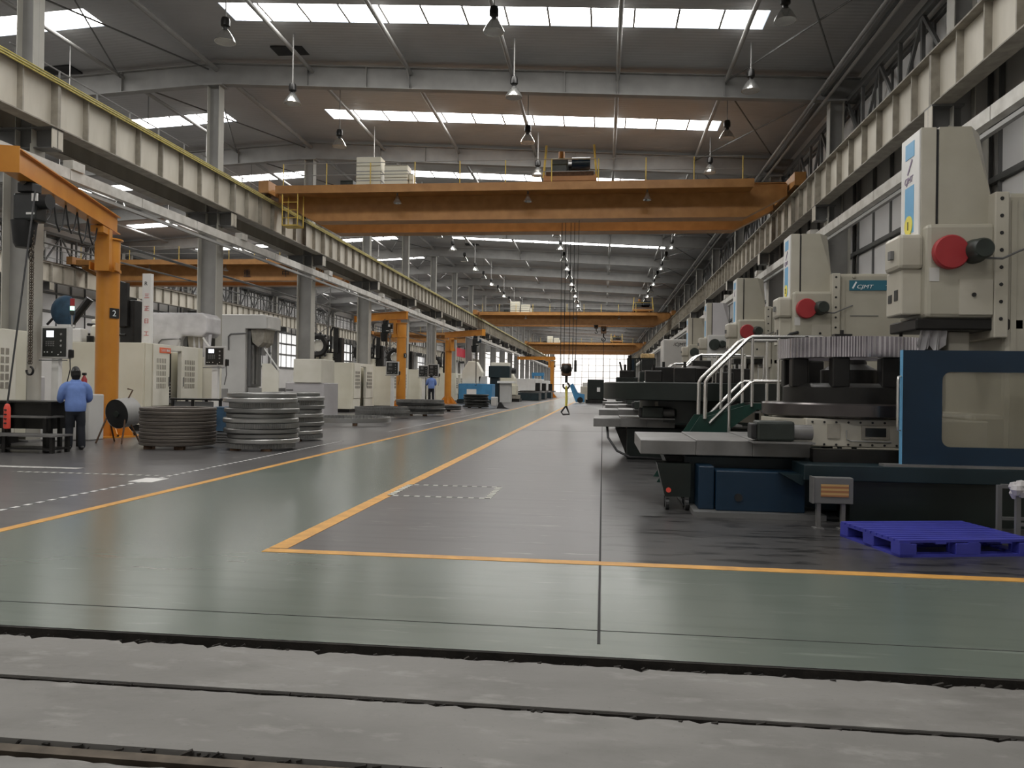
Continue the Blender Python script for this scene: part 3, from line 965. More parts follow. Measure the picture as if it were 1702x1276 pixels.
for x, row in ((-9.95, "left"), (-2.85, "middle"), (4.25, "right")):
    p = lamp(10.36, zt(x) + 0.185)
    for k in range(23):
        y = 15.1 + 4.5 * k
        o = p if k == 0 else copy_tree(p)
        o.location = (x, y, 10.36)
        o["label"] = "%s high bay lamp in the %s lamp row of the main bay" % (ORD[k], row)
        o["group"] = "high bay lamps of the main bay"
for x, row in ((-17.6, "right"), (-24.6, "left")):
    p = lamp(10.36, zt(x) + 0.185)
    for k in range(12):
        o = p if k == 0 else copy_tree(p)
        o.location = (x, 24.1 + 4.5 * k, 10.36)
        o["label"] = "%s high bay lamp in the %s lamp row of the left bay" % (ORD[k], row)
        o["group"] = "high bay lamps of the left bay"

# ------------------------------------------------------------------ jib cranes
def jib(base, ang, ln, label, num=None, s=1.0):
    """post crane: column at base, arm of length ln turned to ang"""
    x, y = base
    r = thing("jib_crane", label, "jib crane", (x, y, 0), group="orange jib cranes")
    MB().cyl((x, y, 0.03), (x, y, 5.1), 0.28, 28).build("column", MT["jib"], r, smooth=True)
    pl = MB().cyl((x, y, 0), (x, y, 0.035), 0.78, 28).build("base_plate", MT["jib"], r)
    for k in range(8):
        t = 2 * PI * k / 8 + 0.2
        c, s_ = math.cos(t), math.sin(t)
        g = MB()
        p = [(0.27, 0.035), (0.68, 0.035), (0.68, 0.10), (0.27, 0.62)]
        vs = []
        for sg in (-0.012, 0.012):
            for a, z in p:
                vs.append((x + a * c - sg * s_, y + a * s_ + sg * c, z))
        g.add(vs, [(0, 1, 2, 3), (7, 6, 5, 4), (0, 4, 5, 1), (1, 5, 6, 2), (2, 6, 7, 3), (3, 7, 4, 0)])
        g.build("gusset", MT["jib"], pl)
        MB().cyl((x + 0.72 * c, y + 0.72 * s_, 0.035), (x + 0.72 * c, y + 0.72 * s_, 0.08), 0.025, 8).build("anchor_bolt", MT["dark"], pl)
    MB().cyl((x, y, 5.1), (x, y, 5.14), 0.34, 24).build("top_flange", MT["jib"], r)
    MB().cyl((x, y, 4.26), (x, y, 4.34), 0.305, 24).build("collar", MT["jib"], r)
    d = Vector((math.cos(ang), math.sin(ang), 0))
    sv = Vector((-d.y, d.x, 0))
    B = Vector((x, y, 0))
    # slewing bracket hanging beside the column
    k0 = B + d * 0.42
    MB().bar(k0 + Vector((0, 0, 4.25)), k0 + Vector((0, 0, 5.32)), 0.34, 0.26, upv=d).build("bracket", MT["jib"], r)
    MB().bar(B + d * 0.25 + Vector((0, 0, 5.24)), B + d * 0.95 + Vector((0, 0, 5.24)), 0.3, 0.16).build("bracket_seat", MT["jib"], r)
    for sg in (-1, 1):
        MB().bar(B + d * 0.1 + sv * 0.3 * sg + Vector((0, 0, 4.38)), B + d * 0.5 + sv * 0.3 * sg + Vector((0, 0, 4.38)), 0.03, 0.2).build("clamp_plate", MT["jib"], r)
    a = B - d * 0.45
    e = B + d * ln
    zz = 5.58
    ar = MB().bar(a + Vector((0, 0, zz)), e + Vector((0, 0, zz)), 0.14, 0.42).build("arm", MT["jib"], r)
    MB().bar(a + Vector((0, 0, zz + 0.22)), e + Vector((0, 0, zz + 0.22)), 0.30, 0.025).build("flange", MT["jib"], ar)
    MB().bar(a + Vector((0, 0, zz - 0.22)), e + Vector((0, 0, zz - 0.22)), 0.30, 0.025).build("flange", MT["jib"], ar)
    MB().bar(e + Vector((0, 0, zz)), e + d * 0.02 + Vector((0, 0, zz)), 0.34, 0.5).build("end_plate", MT["jib"], ar)
    if num:
        pz = 3.2
        cd = Vector((0.92, -0.40, 0)).normalized()
        pp = B + cd * 0.285
        MB().bar(pp + Vector((0, 0, pz - 0.13)), pp + Vector((0, 0, pz + 0.13)), 0.26, 0.012, upv=cd).build("number_plate", MT["black"], r)
        text("number", num, 0.22, MT["text_white"], r, pp + cd * 0.012 + Vector((cd.y * 0.065, -cd.x * 0.065, pz - 0.075)), (PI / 2, 0, math.atan2(cd.y, cd.x) + PI / 2))
    return r, B, d


def hoist(p, label, zbot, bucket=True, col="black"):
    """electric chain hoist under an arm at p (arm underside)"""
    x, y, z = p
    r = thing("chain_hoist", label, "hoist", (x, y, z - 0.7), group="chain hoists on the jib cranes")
    MB().box(x - 0.16, x + 0.16, y - 0.14, y + 0.14, z - 0.2, z - 0.01).build("trolley", MT[col], r, bevel=0.02)
    for sy in (-0.17, 0.17):
        MB().cyl((x, y + sy - 0.015, z - 0.0), (x, y + sy + 0.015, z - 0.0), 0.07, 12).build("trolley_wheel", MT["rail"], r)
    MB().box(x - 0.22, x + 0.26, y - 0.18, y + 0.18, z - 0.78, z - 0.22).build("body", MT["panelblk"], r, bevel=0.05)
    MB().cyl((x + 0.1, y - 0.02, z - 0.38), (x + 0.46, y - 0.02, z - 0.38), 0.15, 16).build("motor", MT[col], r, smooth=True)
    MB().box(x + 0.2, x + 0.32, y - 0.20, y - 0.17, z - 0.4, z - 0.25).build("rating_plate", MT["white"], r)
    MB().box(x + 0.08, x + 0.25, y - 0.19, y - 0.175, z - 0.66, z - 0.62).build("label_strip", MT["white"], r)
    if bucket:
        MB().lathe([(0.0, -1.28), (0.15, -1.28), (0.19, -1.2), (0.23, -0.8), (0.24, -0.76), (0.2, -0.76)], (x - 0.1, y, z), 18).build("chain_bucket", MT["black"], r, smooth=True)
    cx = x + 0.05
    ring = [(cx + 0.05 * math.cos(t * PI / 6), y, z - 1.42 + 0.11 * math.sin(t * PI / 6)) for t in range(13)]
    MB().tube(ring, 0.014, 6).build("shackle", MT["dark"], r)
    c = MB()
    zz = z - 0.8
    k = 0
    while zz > zbot:
        pts = []
        for t in range(7):
            a = 2 * PI * t / 6
            u, v = 0.022 * math.cos(a), 0.036 * math.sin(a)
            pts.append((cx + (u if k % 2 else 0), y + (0 if k % 2 else u), zz + v))
        c.tube(pts, 0.011, 4)
        c.tube([(q[0] + 0.045, q[1], q[2]) for q in pts], 0.011, 4)
        zz -= 0.052
        k += 1
    c.build("chain", MT["rail"], r)["kind"] = "stuff"
    hp = [(cx + 0.02 + 0.07 * math.cos(math.radians(80 - 270 * t / 10)), y, zbot - 0.12 + 0.08 * math.sin(math.radians(80 - 270 * t / 10))) for t in range(11)]
    MB().tube(hp, 0.022, 6).build("hook", MT["dark"], r, smooth=True)
    return r


ANG1 = math.atan2(13.6 - 19.2, -11.1 + 12.85)
j1, B1, d1 = jib((-12.85, 19.2), ANG1, 5.9, "large orange jib crane reaching towards the viewer, plate marked 2", "2")
hp = B1 + d1 * 5.0
hoist((hp.x, hp.y, 5.35), "black chain hoist on the nearest jib crane arm with long chain", 1.75)
loops = thing("festoon_cable", "black cable loops hanging under the nearest jib arm", "cable", (hp.x, hp.y, 5.3))
for k in range(5):
    p, q = B1 + d1 * (0.9 + 0.72 * k), B1 + d1 * (0.9 + 0.72 * (k + 1))
    dip = 0.55 + 0.1 * (k % 2)
    MB().tube([(p.x, p.y, 5.34), (p.x * .75 + q.x * .25, p.y * .75 + q.y * .25, 5.34 - dip * .75), ((p.x + q.x) / 2, (p.y + q.y) / 2, 5.34 - dip),
               (p.x * .25 + q.x * .75, p.y * .25 + q.y * .75, 5.34 - dip * .75), (q.x, q.y, 5.34)], 0.018, 6).build("loop", MT["black"], loops)
pd = thing("hoist_pendant", "bright red hoist pendant switch hanging on a black cable", "control", (-10.72, 13.15, 0.58))
MB().cyl((-10.72, 13.15, 1.0), (-10.9, 14.0, 5.1), 0.016, 6).build("cable", MT["black"], pd)
MB().lathe([(0.0, 0.0), (0.05, 0.0), (0.058, 0.03), (0.055, 0.38), (0.035, 0.44), (0.0, 0.46)], (-10.72, 13.15, 0.56), 12).build("body", MT["brightred"], pd, smooth=True)
for k in range(4):
    MB().cyl((-10.70, 13.06, 0.66 + 0.08 * k), (-10.70, 13.10, 0.66 + 0.08 * k), 0.014, 8).build("button", MT["black"], pd)

j2, B2, d2 = jib((-11.9, 45.7), math.atan2(47.9 - 45.7, -15.4 + 11.9), 4.1, "second orange jib crane with arm swung left behind white lathes", "3")
hp = B2 + d2 * 1.4
hoist((hp.x, hp.y, 5.35), "chain hoist on the second jib crane", 3.6)
j3, B3, d3 = jib((-12.5, 63.0), math.atan2(59.6 - 63, -8.9 + 12.5), 4.6, "third orange jib crane with arm pointing right over the rings")
hp = B3 + d3 * 3.6
hoist((hp.x, hp.y, 5.35), "dark blue chain hoist on the third jib crane", 1.7, col="blue")
j4, B4, d4 = jib((-7.2, 112.0), PI * 0.98, 5.0, "small far yellow-orange jib crane at the end of the left row")

# ------------------------------------------------------------------ gear shaping machines along the right wall
def frame_rr(b, x0, x1, z0, z1, h, rad, y0, y1, n=5):
    """a flat panel in xz from y0 to y1 with a rounded window h=(hx0,hx1,hz0,hz1)"""
    def loop(ax0, ax1, az0, az1, r):
        pts = []
        for cx, cz, t0 in ((ax1 - r, az1 - r, 0), (ax0 + r, az1 - r, 90), (ax0 + r, az0 + r, 180), (ax1 - r, az0 + r, 270)):
            for k in range(n + 1):
                t = math.radians(t0 + 90 * k / n)
                pts.append((cx + r * math.cos(t), cz + r * math.sin(t)))
        return pts
    o, i = loop(x0, x1, z0, z1, 0.004), loop(*h, rad)
    m = len(o)
    vs = [(p, y0, q) for p, q in o] + [(p, y0, q) for p, q in i] + [(p, y1, q) for p, q in o] + [(p, y1, q) for p, q in i]
    fs = []
    for k in range(m):
        j = (k + 1) % m
        fs += [(k, m + k, m + j, j), (2 * m + k, 2 * m + j, 3 * m + j, 3 * m + k), (k, j, 2 * m + j, 2 * m + k), (m + k, 3 * m + k, 3 * m + j, m + j)]
    return b.add(vs, fs)


FACE_X = (PI / 2, 0, -PI / 2)      # lettering read from the aisle side
FACE_Y = (PI / 2, 0, 0)            # lettering read from the viewer's side
YM = [9.9, 16.45, 22.9, 29.4, 35.7]
NAME = ["nearest gear shaping machine with blue guard door and badge 1", "second gear shaping machine with red wheel behind the nearest",
        "third gear shaping machine in the right-hand row, red wheel", "fourth gear shaping machine in the right-hand row, pale tower with black slot",
        "fifth gear shaping machine in the right-hand row, black wheel"]
for k, y in enumerate(YM):
    r = thing("gear_shaping_machine", NAME[k], "machine", (4.0, y, 0), group="gear shaping machines along the right wall")
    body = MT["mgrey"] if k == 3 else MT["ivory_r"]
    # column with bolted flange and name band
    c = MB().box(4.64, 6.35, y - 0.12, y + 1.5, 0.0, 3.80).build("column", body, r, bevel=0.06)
    MB().box(4.50, 4.66, y - 0.17, y + 0.9, 2.10, 3.80).build("bolt_flange", MT["ivory_r2"], r, bevel=0.015)
    for j in range(8 if k < 3 else 5):
        z = 3.72 - 0.20 * j if k < 3 else 3.7 - 0.33 * j
        MB().cyl((4.575, y - 0.176, z), (4.575, y - 0.165, z), 0.022, 8).build("bolt", MT["black"], r)
    MB().box(4.70, 4.76, y - 0.135, y - 0.115, 0.4, 3.7).build("column_rib", body, c)
    band = MB().box(4.84, 6.2, y - 0.14, y - 0.118, 3.46, 3.66).build("name_band", MT["sign_teal"], c)
    if k < 3:
        MB().bar((4.90, y - 0.143, 3.50), (4.97, y - 0.143, 3.63), 0.03, 0.006, upv=(0, 1, 0)).build("logo_slash", MT["text_white"], band)
        text("brand_lettering", "CJMT", 0.105, MT["text_white"], band, (4.97, y - 0.143, 3.50), FACE_Y, shear=0.25, xs=1.25)
        text("brand_lettering", "长 机", 0.125, MT["text_white"], band, (5.52, y - 0.143, 3.505), FACE_Y)
    MB().lathe([(0.0, -0.03), (0.03, -0.02), (0.035, 0.0)], (4.93, y - 0.12, 3.73), 12, axis="y").build("cap_screw", body, c)
    MB().box(4.86, 5.40, y - 0.128, y - 0.115, 2.95, 2.965).build("door_seam", MT["steel_dk"], c)
    # tower above the head: front door, slot, chamfered body
    b = MB()
    b.add([(3.945, y, 3.42), (4.52, y, 3.42), (4.52, y, 3.83), (4.30, y, 4.62), (3.945, y, 4.62),
           (3.945, y + 0.58, 3.42), (4.52, y + 0.58, 3.42), (4.52, y + 0.58, 4.62), (3.945, y + 0.58, 4.62), (4.52, y + 0.30, 4.62)],
          [(0, 1, 2, 3, 4), (5, 8, 7, 6), (0, 5, 6, 1), (1, 6, 7, 9, 2), (2, 9, 3), (3, 9, 7, 8, 4), (4, 8, 5, 0)])
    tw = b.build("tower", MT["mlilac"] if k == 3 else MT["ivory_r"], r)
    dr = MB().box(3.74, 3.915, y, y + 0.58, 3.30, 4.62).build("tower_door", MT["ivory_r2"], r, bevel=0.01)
    MB().box(3.90, 3.95, y + 0.02, y + 0.56, 3.42, 4.60).build("tower_slot", MT["black"], r)
    st = MB().box(3.722, 3.738, y + 0.01, y + 0.57, 3.33, 4.60).build("stripe_board", MT["white"], r)
    MB().box(3.716, 3.722, y + 0.16, y + 0.43, 4.33, 4.52).build("blue_stripe", MT["sign_blue"], st)
    MB().box(3.716, 3.722, y + 0.16, y + 0.43, 3.40, 3.98).build("blue_stripe", MT["sign_blue"], st)
    MB().bar((3.718, y + 0.36, 4.14), (3.718, y + 0.22, 4.30), 0.03, 0.006, upv=(1, 0, 0)).build("logo_slash", MT["text_lilac"], st)
    if k < 2:
        text("brand_lettering", "CJMT", 0.11, MT["text_lilac"], st, (3.719, y + 0.46, 4.03), FACE_X, shear=0.25)
        MB().cyl((3.708, y + 0.30, 3.50), (3.722, y + 0.30, 3.50), 0.12, 20).build("number_badge", MT["badge"], st)
        text("badge_number", str(k + 1), 0.15, MT["text_dark"], st, (3.706, y + 0.335, 3.445), FACE_X)
    # ram head
    hd = MB().box(3.76, 4.53, y - 0.15, y + 0.72, 2.33, 3.44).build("ram_head", body, r, bevel=0.05)
    MB().box(3.48, 3.77, y - 0.05, y + 0.45, 2.92, 3.34).build("drive_box", MT["ivory_r2"], r, bevel=0.05)
    nz = MB().box(3.53, 3.77, y + 0.0, y + 0.5, 2.38, 2.93).build("head_nose", MT["ivory_r2"], r, bevel=0.02)
    for (ya, za, hh) in ((0.10, 2.56, 0.13), (0.30, 2.55, 0.1)):
        MB().box(3.522, 3.532, y + ya, y + ya + 0.11, za, za + hh).build("gauge", MT["panelblk"], nz)
    MB().box(3.44, 3.49, y + 0.1, y + 0.2, 3.06, 3.16).build("latch", MT["steel_dk"], r)
    MB().box(3.79, 3.90, y - 0.156, y - 0.148, 2.76, 2.92).build("rating_plate", MT["mgrey"], hd)
    MB().box(4.12, 4.49, y - 0.166, y - 0.148, 2.37, 2.78).build("cover_plate", MT["ivory_r2"], hd)
    MB().cyl((4.28, y - 0.18, 2.60), (4.28, y - 0.16, 2.60), 0.025, 10).build("oil_glass", MT["black"], hd)
    MB().lathe([(0.0, -0.05), (0.185, -0.05), (0.20, -0.03), (0.20, 0.03), (0.185, 0.05), (0.0, 0.05)], (4.0, y - 0.21, 3.09), 28, axis="y").build(
        "pulley_wheel", MT["red"] if k < 3 else MT["motor"], r, smooth=True)
    mo = MB().lathe([(0.0, -0.30), (0.10, -0.30), (0.12, -0.27), (0.13, -0.1), (0.14, -0.08), (0.14, 0.0)], (4.27, y - 0.15, 3.10), 20, axis="y").build("motor", MT["motor"], r, smooth=True)
    MB().tube([(4.33, y - 0.34, 3.0), (4.5, y - 0.36, 2.99), (4.75, y - 0.2, 3.10), (4.9, y - 0.15, 3.16)], 0.014, 6).build("cable", MT["steel_dk"], mo)
    MB().box(3.66, 4.86, y - 0.12, y + 0.75, 2.19, 2.33).build("head_foot", MT["dark"], r, bevel=0.02)
    MB().cyl((4.02, y + 0.35, 1.62), (4.02, y + 0.35, 2.2), 0.10, 16).build("spindle", MT["plate"], r, smooth=True)
    MB().box(4.12, 4.36, y + 0.10, y + 0.6, 1.70, 2.19).build("spindle_guide", MT["ivory_r2"], r, bevel=0.02)
    MB().cyl((4.02, y + 0.35, 1.56), (4.02, y + 0.35, 1.63), 0.13, 24).build("cutter", MT["gear"], r)
    # pedestal under the column
    MB().box(4.30, 6.35, y - 0.1, y + 1.4, 0.0, 1.2).build("pedestal", body, r, bevel=0.05)
    # bed with telescopic way covers
    if k == 0:
        tcx, tcy, tr, tz0, tz1 = 3.12, 10.5, 1.06, 1.14, 1.31
        bx0, bx1, wx0, cx0 = 0.75, 4.6, 2.38, 0.46
    elif k == 1:
        tcx, tcy, tr, tz0, tz1 = 1.93, 17.02, 1.91, 1.22, 1.58
        bx0, bx1, wx0, cx0 = 0.25, 4.6, 1.40, -0.18
    else:
        tcx, tcy, tr, tz0, tz1 = 2.65, y + 0.8, 1.35, 1.14, 1.36
        bx0, bx1, wx0, cx0 = 0.45, 4.6, 1.5, (-0.10, 0.10, 0.0)[k - 2]
    MB().box(bx0 + 0.25, bx1, y - 0.1, y + 1.4, 0.0, 0.66).build("bed", MT["teal"] if k == 0 else MT["dkgreen"], r, bevel=0.03)
    lg = MB().prism([(bx0 + 0.02, 0.62), (bx0 + 0.5, 0.62), (bx0 + 0.5, 0.0), (bx0 + 0.28, 0.0)], "y", y + 0.1, y + 1.2).build("bed_nose", MT["dark"], r)
    st_ = (wx0 + 0.05 - cx0) / 3
    for j in range(3):
        MB().box(cx0 + st_ * j, cx0 + st_ * (j + 1), y - 0.30 - 0.012 * j, y + 1.5 + 0.012 * j, 0.665, 0.835 + 0.014 * j).build("way_cover", MT["plate"], r, bevel=0.008)
    sd = MB().box(wx0, min(wx0 + 2.3, 4.4), y - 0.30, y + 1.6, 0.80, tz0 - 0.01 if k != 1 else 1.18).build("saddle", MT["ivory_r2"], r, bevel=0.015)
    for j in range(9):
        for zz in (0.83, tz0 - 0.05 if k != 1 else 1.13):
            if k < 2 and wx0 + 0.07 + 0.135 * j < 4.3:
                MB().cyl((wx0 + 0.07 + 0.135 * j, y - 0.312, zz), (wx0 + 0.07 + 0.135 * j, y - 0.298, zz), 0.013, 8).build("bolt", MT["black"], sd)
    MB().box(wx0 + 0.24, wx0 + 0.38, y - 0.312, y - 0.298, 0.90, 1.07).build("cover_plate", MT["cream_rib"], sd)
    MB().box(wx0 + 0.62, wx0 + 0.93, y - 0.318, y - 0.298, 0.90, 1.06).build("window_frame", MT["cream_rib"], sd)
    MB().box(wx0 + 0.66, wx0 + 0.89, y - 0.326, y - 0.315, 0.93, 1.03).build("window_glass", MT["panelblk"], sd)
    MB().tube([(wx0 + 0.45, y - 0.32, 1.0), (wx0 + 0.45, y - 0.32, 0.90), (wx0 + 0.50, y - 0.32, 0.875), (wx0 + 0.95, y - 0.32, 0.87)], 0.008, 6).build("oil_pipe", MT["steel"], sd)
    MB().lathe([(0.0, tz1), (tr - 0.02, tz1), (tr, tz1 - 0.02), (tr, tz0 + 0.02), (tr - 0.03, tz0), (tr * 0.6, tz0), (tr * 0.6, 0.78)], (tcx, tcy, 0), 64).build(
        "round_table", MT["table"] if k != 1 else MT["dkgreen"], r, smooth=True)
    # drive motor beside the saddle
    mb = MB().box(wx0 - 0.62, wx0 - 0.20, y - 0.62, y - 0.32, 0.87, 1.10).build("feed_motor", MT["motor"], r, bevel=0.03)
    MB().box(wx0 - 0.68, wx0 - 0.61, y - 0.60, y - 0.34, 0.89, 1.07).build("motor_fan", MT["black"], mb, bevel=0.02)
    MB().cyl((wx0 - 0.20, y - 0.47, 0.97), (wx0 + 0.02, y - 0.47, 0.97), 0.09, 14).build("coupling", MT["plate"], mb, smooth=True)
    MB().box(wx0 - 0.66, wx0 + 0.02, y - 0.64, y - 0.28, 0.845, 0.868).build("motor_shelf", MT["plate"], mb)
    MB().box(wx0 - 0.34, wx0, y - 0.24, y + 0.6, 0.86, tz0 - 0.02).build("saddle_end", MT["ivory_r2"], r)

# nearest machine: blue guard door, base boxes, fixture
m1 = [o for o in bpy.data.objects if o.get("label") == NAME[0]][0]
g = frame_rr(MB(), 3.265, 5.65, 0.665, 1.915, (3.68, 5.25, 0.86, 1.68), 0.09, 9.08, 9.13).build("guard_door", MT["blue"], m1)
MB().box(3.66, 5.27, 9.10, 9.108, 0.84, 1.70).build("guard_window", MT["glassy"], g)
MB().tube([(3.27, 9.10, 1.03), (3.215, 9.06, 1.04), (3.205, 9.05, 1.08), (3.205, 9.05, 1.58), (3.215, 9.06, 1.62), (3.27, 9.10, 1.63)], 0.012, 8).build("handle", MT["chrome"], g, smooth=True)
MB().box(3.258, 3.266, 9.07, 9.14, 0.665, 1.915).build("edge_strip", MT["sign_blue"], g)
MB().box(3.05, 5.6, 9.0, 9.15, 0.64, 0.665).build("door_runner", MT["plate"], m1)
MB().box(2.21, 5.6, 8.98, 9.55, 0.47, 0.64).build("coolant_trough", MT["teal"], m1, bevel=0.01)
MB().box(2.72, 5.6, 9.05, 9.55, 0.0, 0.47).build("trough_base", MT["dkgreen"], m1)
MB().box(1.31, 2.30, 9.28, 9.62, 0.06, 0.52).build("valve_cabinet", MT["blue"], m1, bevel=0.012)
MB().cyl((1.56, 9.26, 0.22), (1.56, 9.285, 0.22), 0.045, 16).build("cabinet_port", MT["black"], m1)
MB().box(1.12, 1.30, 9.35, 9.75, 0.06, 0.56).build("side_cabinet", MT["blue"], m1, bevel=0.012)
MB().box(1.05, 2.5, 9.15, 9.9, 0.0, 0.06).build("plinth", MT["steel_dk"], m1)  # darker grey stands in for the shadow at the machine foot
MB().box(2.40, 4.4, 9.35, 9.5, 0.64, 0.79).build("trough_wall", MT["dark"], m1)
MB().prism([(2.0, 0.52), (2.28, 0.52), (2.21, 0.40)], "y", 9.05, 9.3).build("trough_spout", MT["teal"], m1)
fx = thing("gear_fixture", "black ring fixture on the nearest round table holding up the gear", "fixture", (3.12, 10.5, 1.31))
MB().lathe([(0.30, 1.312), (0.34, 1.35), (0.34, 1.72), (0.2, 1.80), (0.2, 1.85), (0.0, 1.85)], (3.12, 10.5, 0), 24).build("hub", MT["dark"], fx, smooth=True)
MB().lathe([(0.80, 1.312), (0.80, 1.50), (0.70, 1.55), (0.66, 1.55), (0.66, 1.312)], (3.12, 10.5, 0), 40).build("base_ring", MT["dark"], fx, smooth=True)
for q in range(8):
    t = 2 * PI * q / 8 + 0.35
    cx, cy = 3.12 + 0.72 * math.cos(t), 10.5 + 0.72 * math.sin(t)
    MB().box(cx - 0.10, cx + 0.10, cy - 0.09, cy + 0.09, 1.50, 1.858).build("support_post", MT["dark"], fx, bevel=0.015)
gr = thing("ring_gear", "large shiny toothed gear ring on top of the nearest machine fixture", "gear", (3.12, 10.5, 1.86))
MB().gear((3.12, 10.5, 0), 0.86, 0.66, 1.862, 2.105, 88, 0.030).build("tooth_ring", MT["gear"], gr)
for q in range(3):
    t = 2 * PI * q / 3 + 4.3
    cx, cy = 3.12 + 0.66 * math.cos(t), 10.5 + 0.66 * math.sin(t)
    cl = MB().box(cx - 0.10, cx + 0.10, cy - 0.07, cy + 0.07, 2.106, 2.14).build("clamp", MT["dark"], gr)
    MB().cyl((cx, cy, 2.14), (cx, cy, 2.19), 0.022, 8).build("clamp_bolt", MT["dark"], cl)

ps = MB()
for q in range(6):
    a, c = 3.74 + 0.05 * q, 3.79 + 0.05 * q
    ya, yc = 9.84 + 0.06 * (q % 2), 9.84 + 0.06 * ((q + 1) % 2)
    ps.add([(a, ya, 2.20), (c, yc, 2.20), (c - 0.03 + 0.02 * q * 0.3, yc + 0.05, 1.92 + 0.05 * (q % 3)), (a - 0.03 + 0.02 * q * 0.3, ya + 0.04, 1.92 + 0.05 * ((q + 2) % 3))], [(0, 1, 2, 3)])
pso = ps.build("plastic_sheet", MT["plastic"], m1)
pso.modifiers.new("thick", "SOLIDIFY").thickness = 0.006
m2 = [o for o in bpy.data.objects if o.get("label") == NAME[1]][0]
MB().tube([(3.86, 16.28, 2.62), (3.70, 16.25, 2.58), (3.56, 16.25, 2.45), (3.58, 16.27, 2.34), (3.70, 16.3, 2.30)], 0.03, 8).build("cable_loop", MT["black"], m2, smooth=True)
# loads on the other tables
def load(x, y, z, kind, label):
    r = thing("work_fixture", label, "fixture", (x, y, z))
    if kind == 0:
        for (dx, dy, w_, h_) in ((-0.9, -0.6, 0.34, 0.24), (-0.3, -0.9, 0.42, 0.30), (0.5, -0.8, 0.3, 0.22), (0.9, 0.2, 0.5, 0.32), (-0.6, 0.7, 0.5, 0.35), (0.2, 0.6, 0.4, 0.5)):
            MB().box(x + dx - w_ / 2, x + dx + w_ / 2, y + dy - 0.15, y + dy + 0.15, z, z + h_).build("clamp_block", MT["dark"], r, bevel=0.02)
            MB().cyl((x + dx, y + dy, z + h_), (x + dx, y + dy, z + h_ + 0.12), 0.03, 8).build("stud", MT["dark"], r)
        MB().lathe([(0.3, 0.0), (0.36, 0.05), (0.36, 0.30), (0.2, 0.36), (0.0, 0.36)], (x, y, z), 20).build("centre_boss", MT["dark"], r, smooth=True)
    else:
        MB().lathe([(0.95, 0.0), (0.95, 0.22), (0.80, 0.22), (0.80, 0.0)], (x, y, z), 40, closed=True).build("support_ring", MT["dark"], r, smooth=True)
        for q in range(6):
            t = q * PI / 3
            MB().box(x + 0.5 * math.cos(t) - 0.12, x + 0.5 * math.cos(t) + 0.12, y + 0.5 * math.sin(t) - 0.1, y + 0.5 * math.sin(t) + 0.1, z, z + 0.34).build("clamp_block", MT["dark"], r, bevel=0.02)
    return r


load(1.93, 17.02, 1.582, 0, "dark clamping blocks on the big round table of the second machine")
for k in (2, 3, 4):
    load(2.65, YM[k] + 0.8, 1.362, 1, "dark clamping ring on the round table of the %s machine" % ORD[k])

# ------------------------------------------------------------------ access stairs with bright tube handrails between the machines
for k, y in enumerate([y + 2.55 for y in YM[:4]]):
    r = thing("access_stair", "%s green access stair with steel steps beside the gear machines" % ORD[k], "stair", (1.8, y, 0), group="access stairs between the gear machines")
    for yy in (y, y + 0.8):
        MB().prism([(0.85, 0.0), (1.15, 0.0), (1.65, 0.62), (2.35, 1.15), (3.9, 1.15), (3.9, 1.25), (2.30, 1.25), (1.62, 1.04), (1.50, 1.04)], "y", yy - 0.012, yy + 0.012).build(
            "stringer", MT["stairgreen"], r)
    for j in range(5):
        MB().box(1.05 + 0.27 * j, 1.33 + 0.27 * j, y, y + 0.8, 0.22 * (j + 1), 0.22 * (j + 1) + 0.03).build("step", MT["plate"], r)
    MB().box(2.3, 3.9, y, y + 0.8, 1.22, 1.25).build("landing", MT["dark"], r)
    for x in (2.5, 3.8):
        for yy in (y + 0.03, y + 0.77):
            MB().box(x - 0.03, x + 0.03, yy - 0.03, yy + 0.03, 0, 1.22).build("leg", MT["dkgreen"], r)
    for yy, nm in ((y - 0.03, "near"), (y + 0.83, "far")):
        h = thing("handrail", "bright tube handrail on the %s side of the %s access stair" % (nm, ORD[k]), "handrail", (1.8, yy, 1.0), group="tube handrails of the access stairs")
        ext = 3.3 if nm == "near" else 3.9
        MB().tube([(1.57, yy, 1.0), (1.575, yy, 1.57), (1.62, yy, 1.64), (2.20, yy, 2.23), (2.27, yy, 2.265), (ext, yy, 2.27)], 0.030, 10).build("top_tube", MT["chrome"], h, smooth=True)
        MB().tube([(1.64, yy, 0.93), (2.24, yy, 1.56), (2.30, yy, 1.59), (ext, yy, 1.59)], 0.025, 10).build("knee_tube", MT["chrome"], h, smooth=True)
        for x, za, zc in ((1.93, 0.78, 1.94), (2.27, 1.2, 2.26), (2.66, 1.25, 2.27), (ext, 1.25, 2.27)):
            MB().cyl((x, yy, za), (x, yy, zc), 0.025, 10).build("post", MT["chrome"], h, smooth=True)

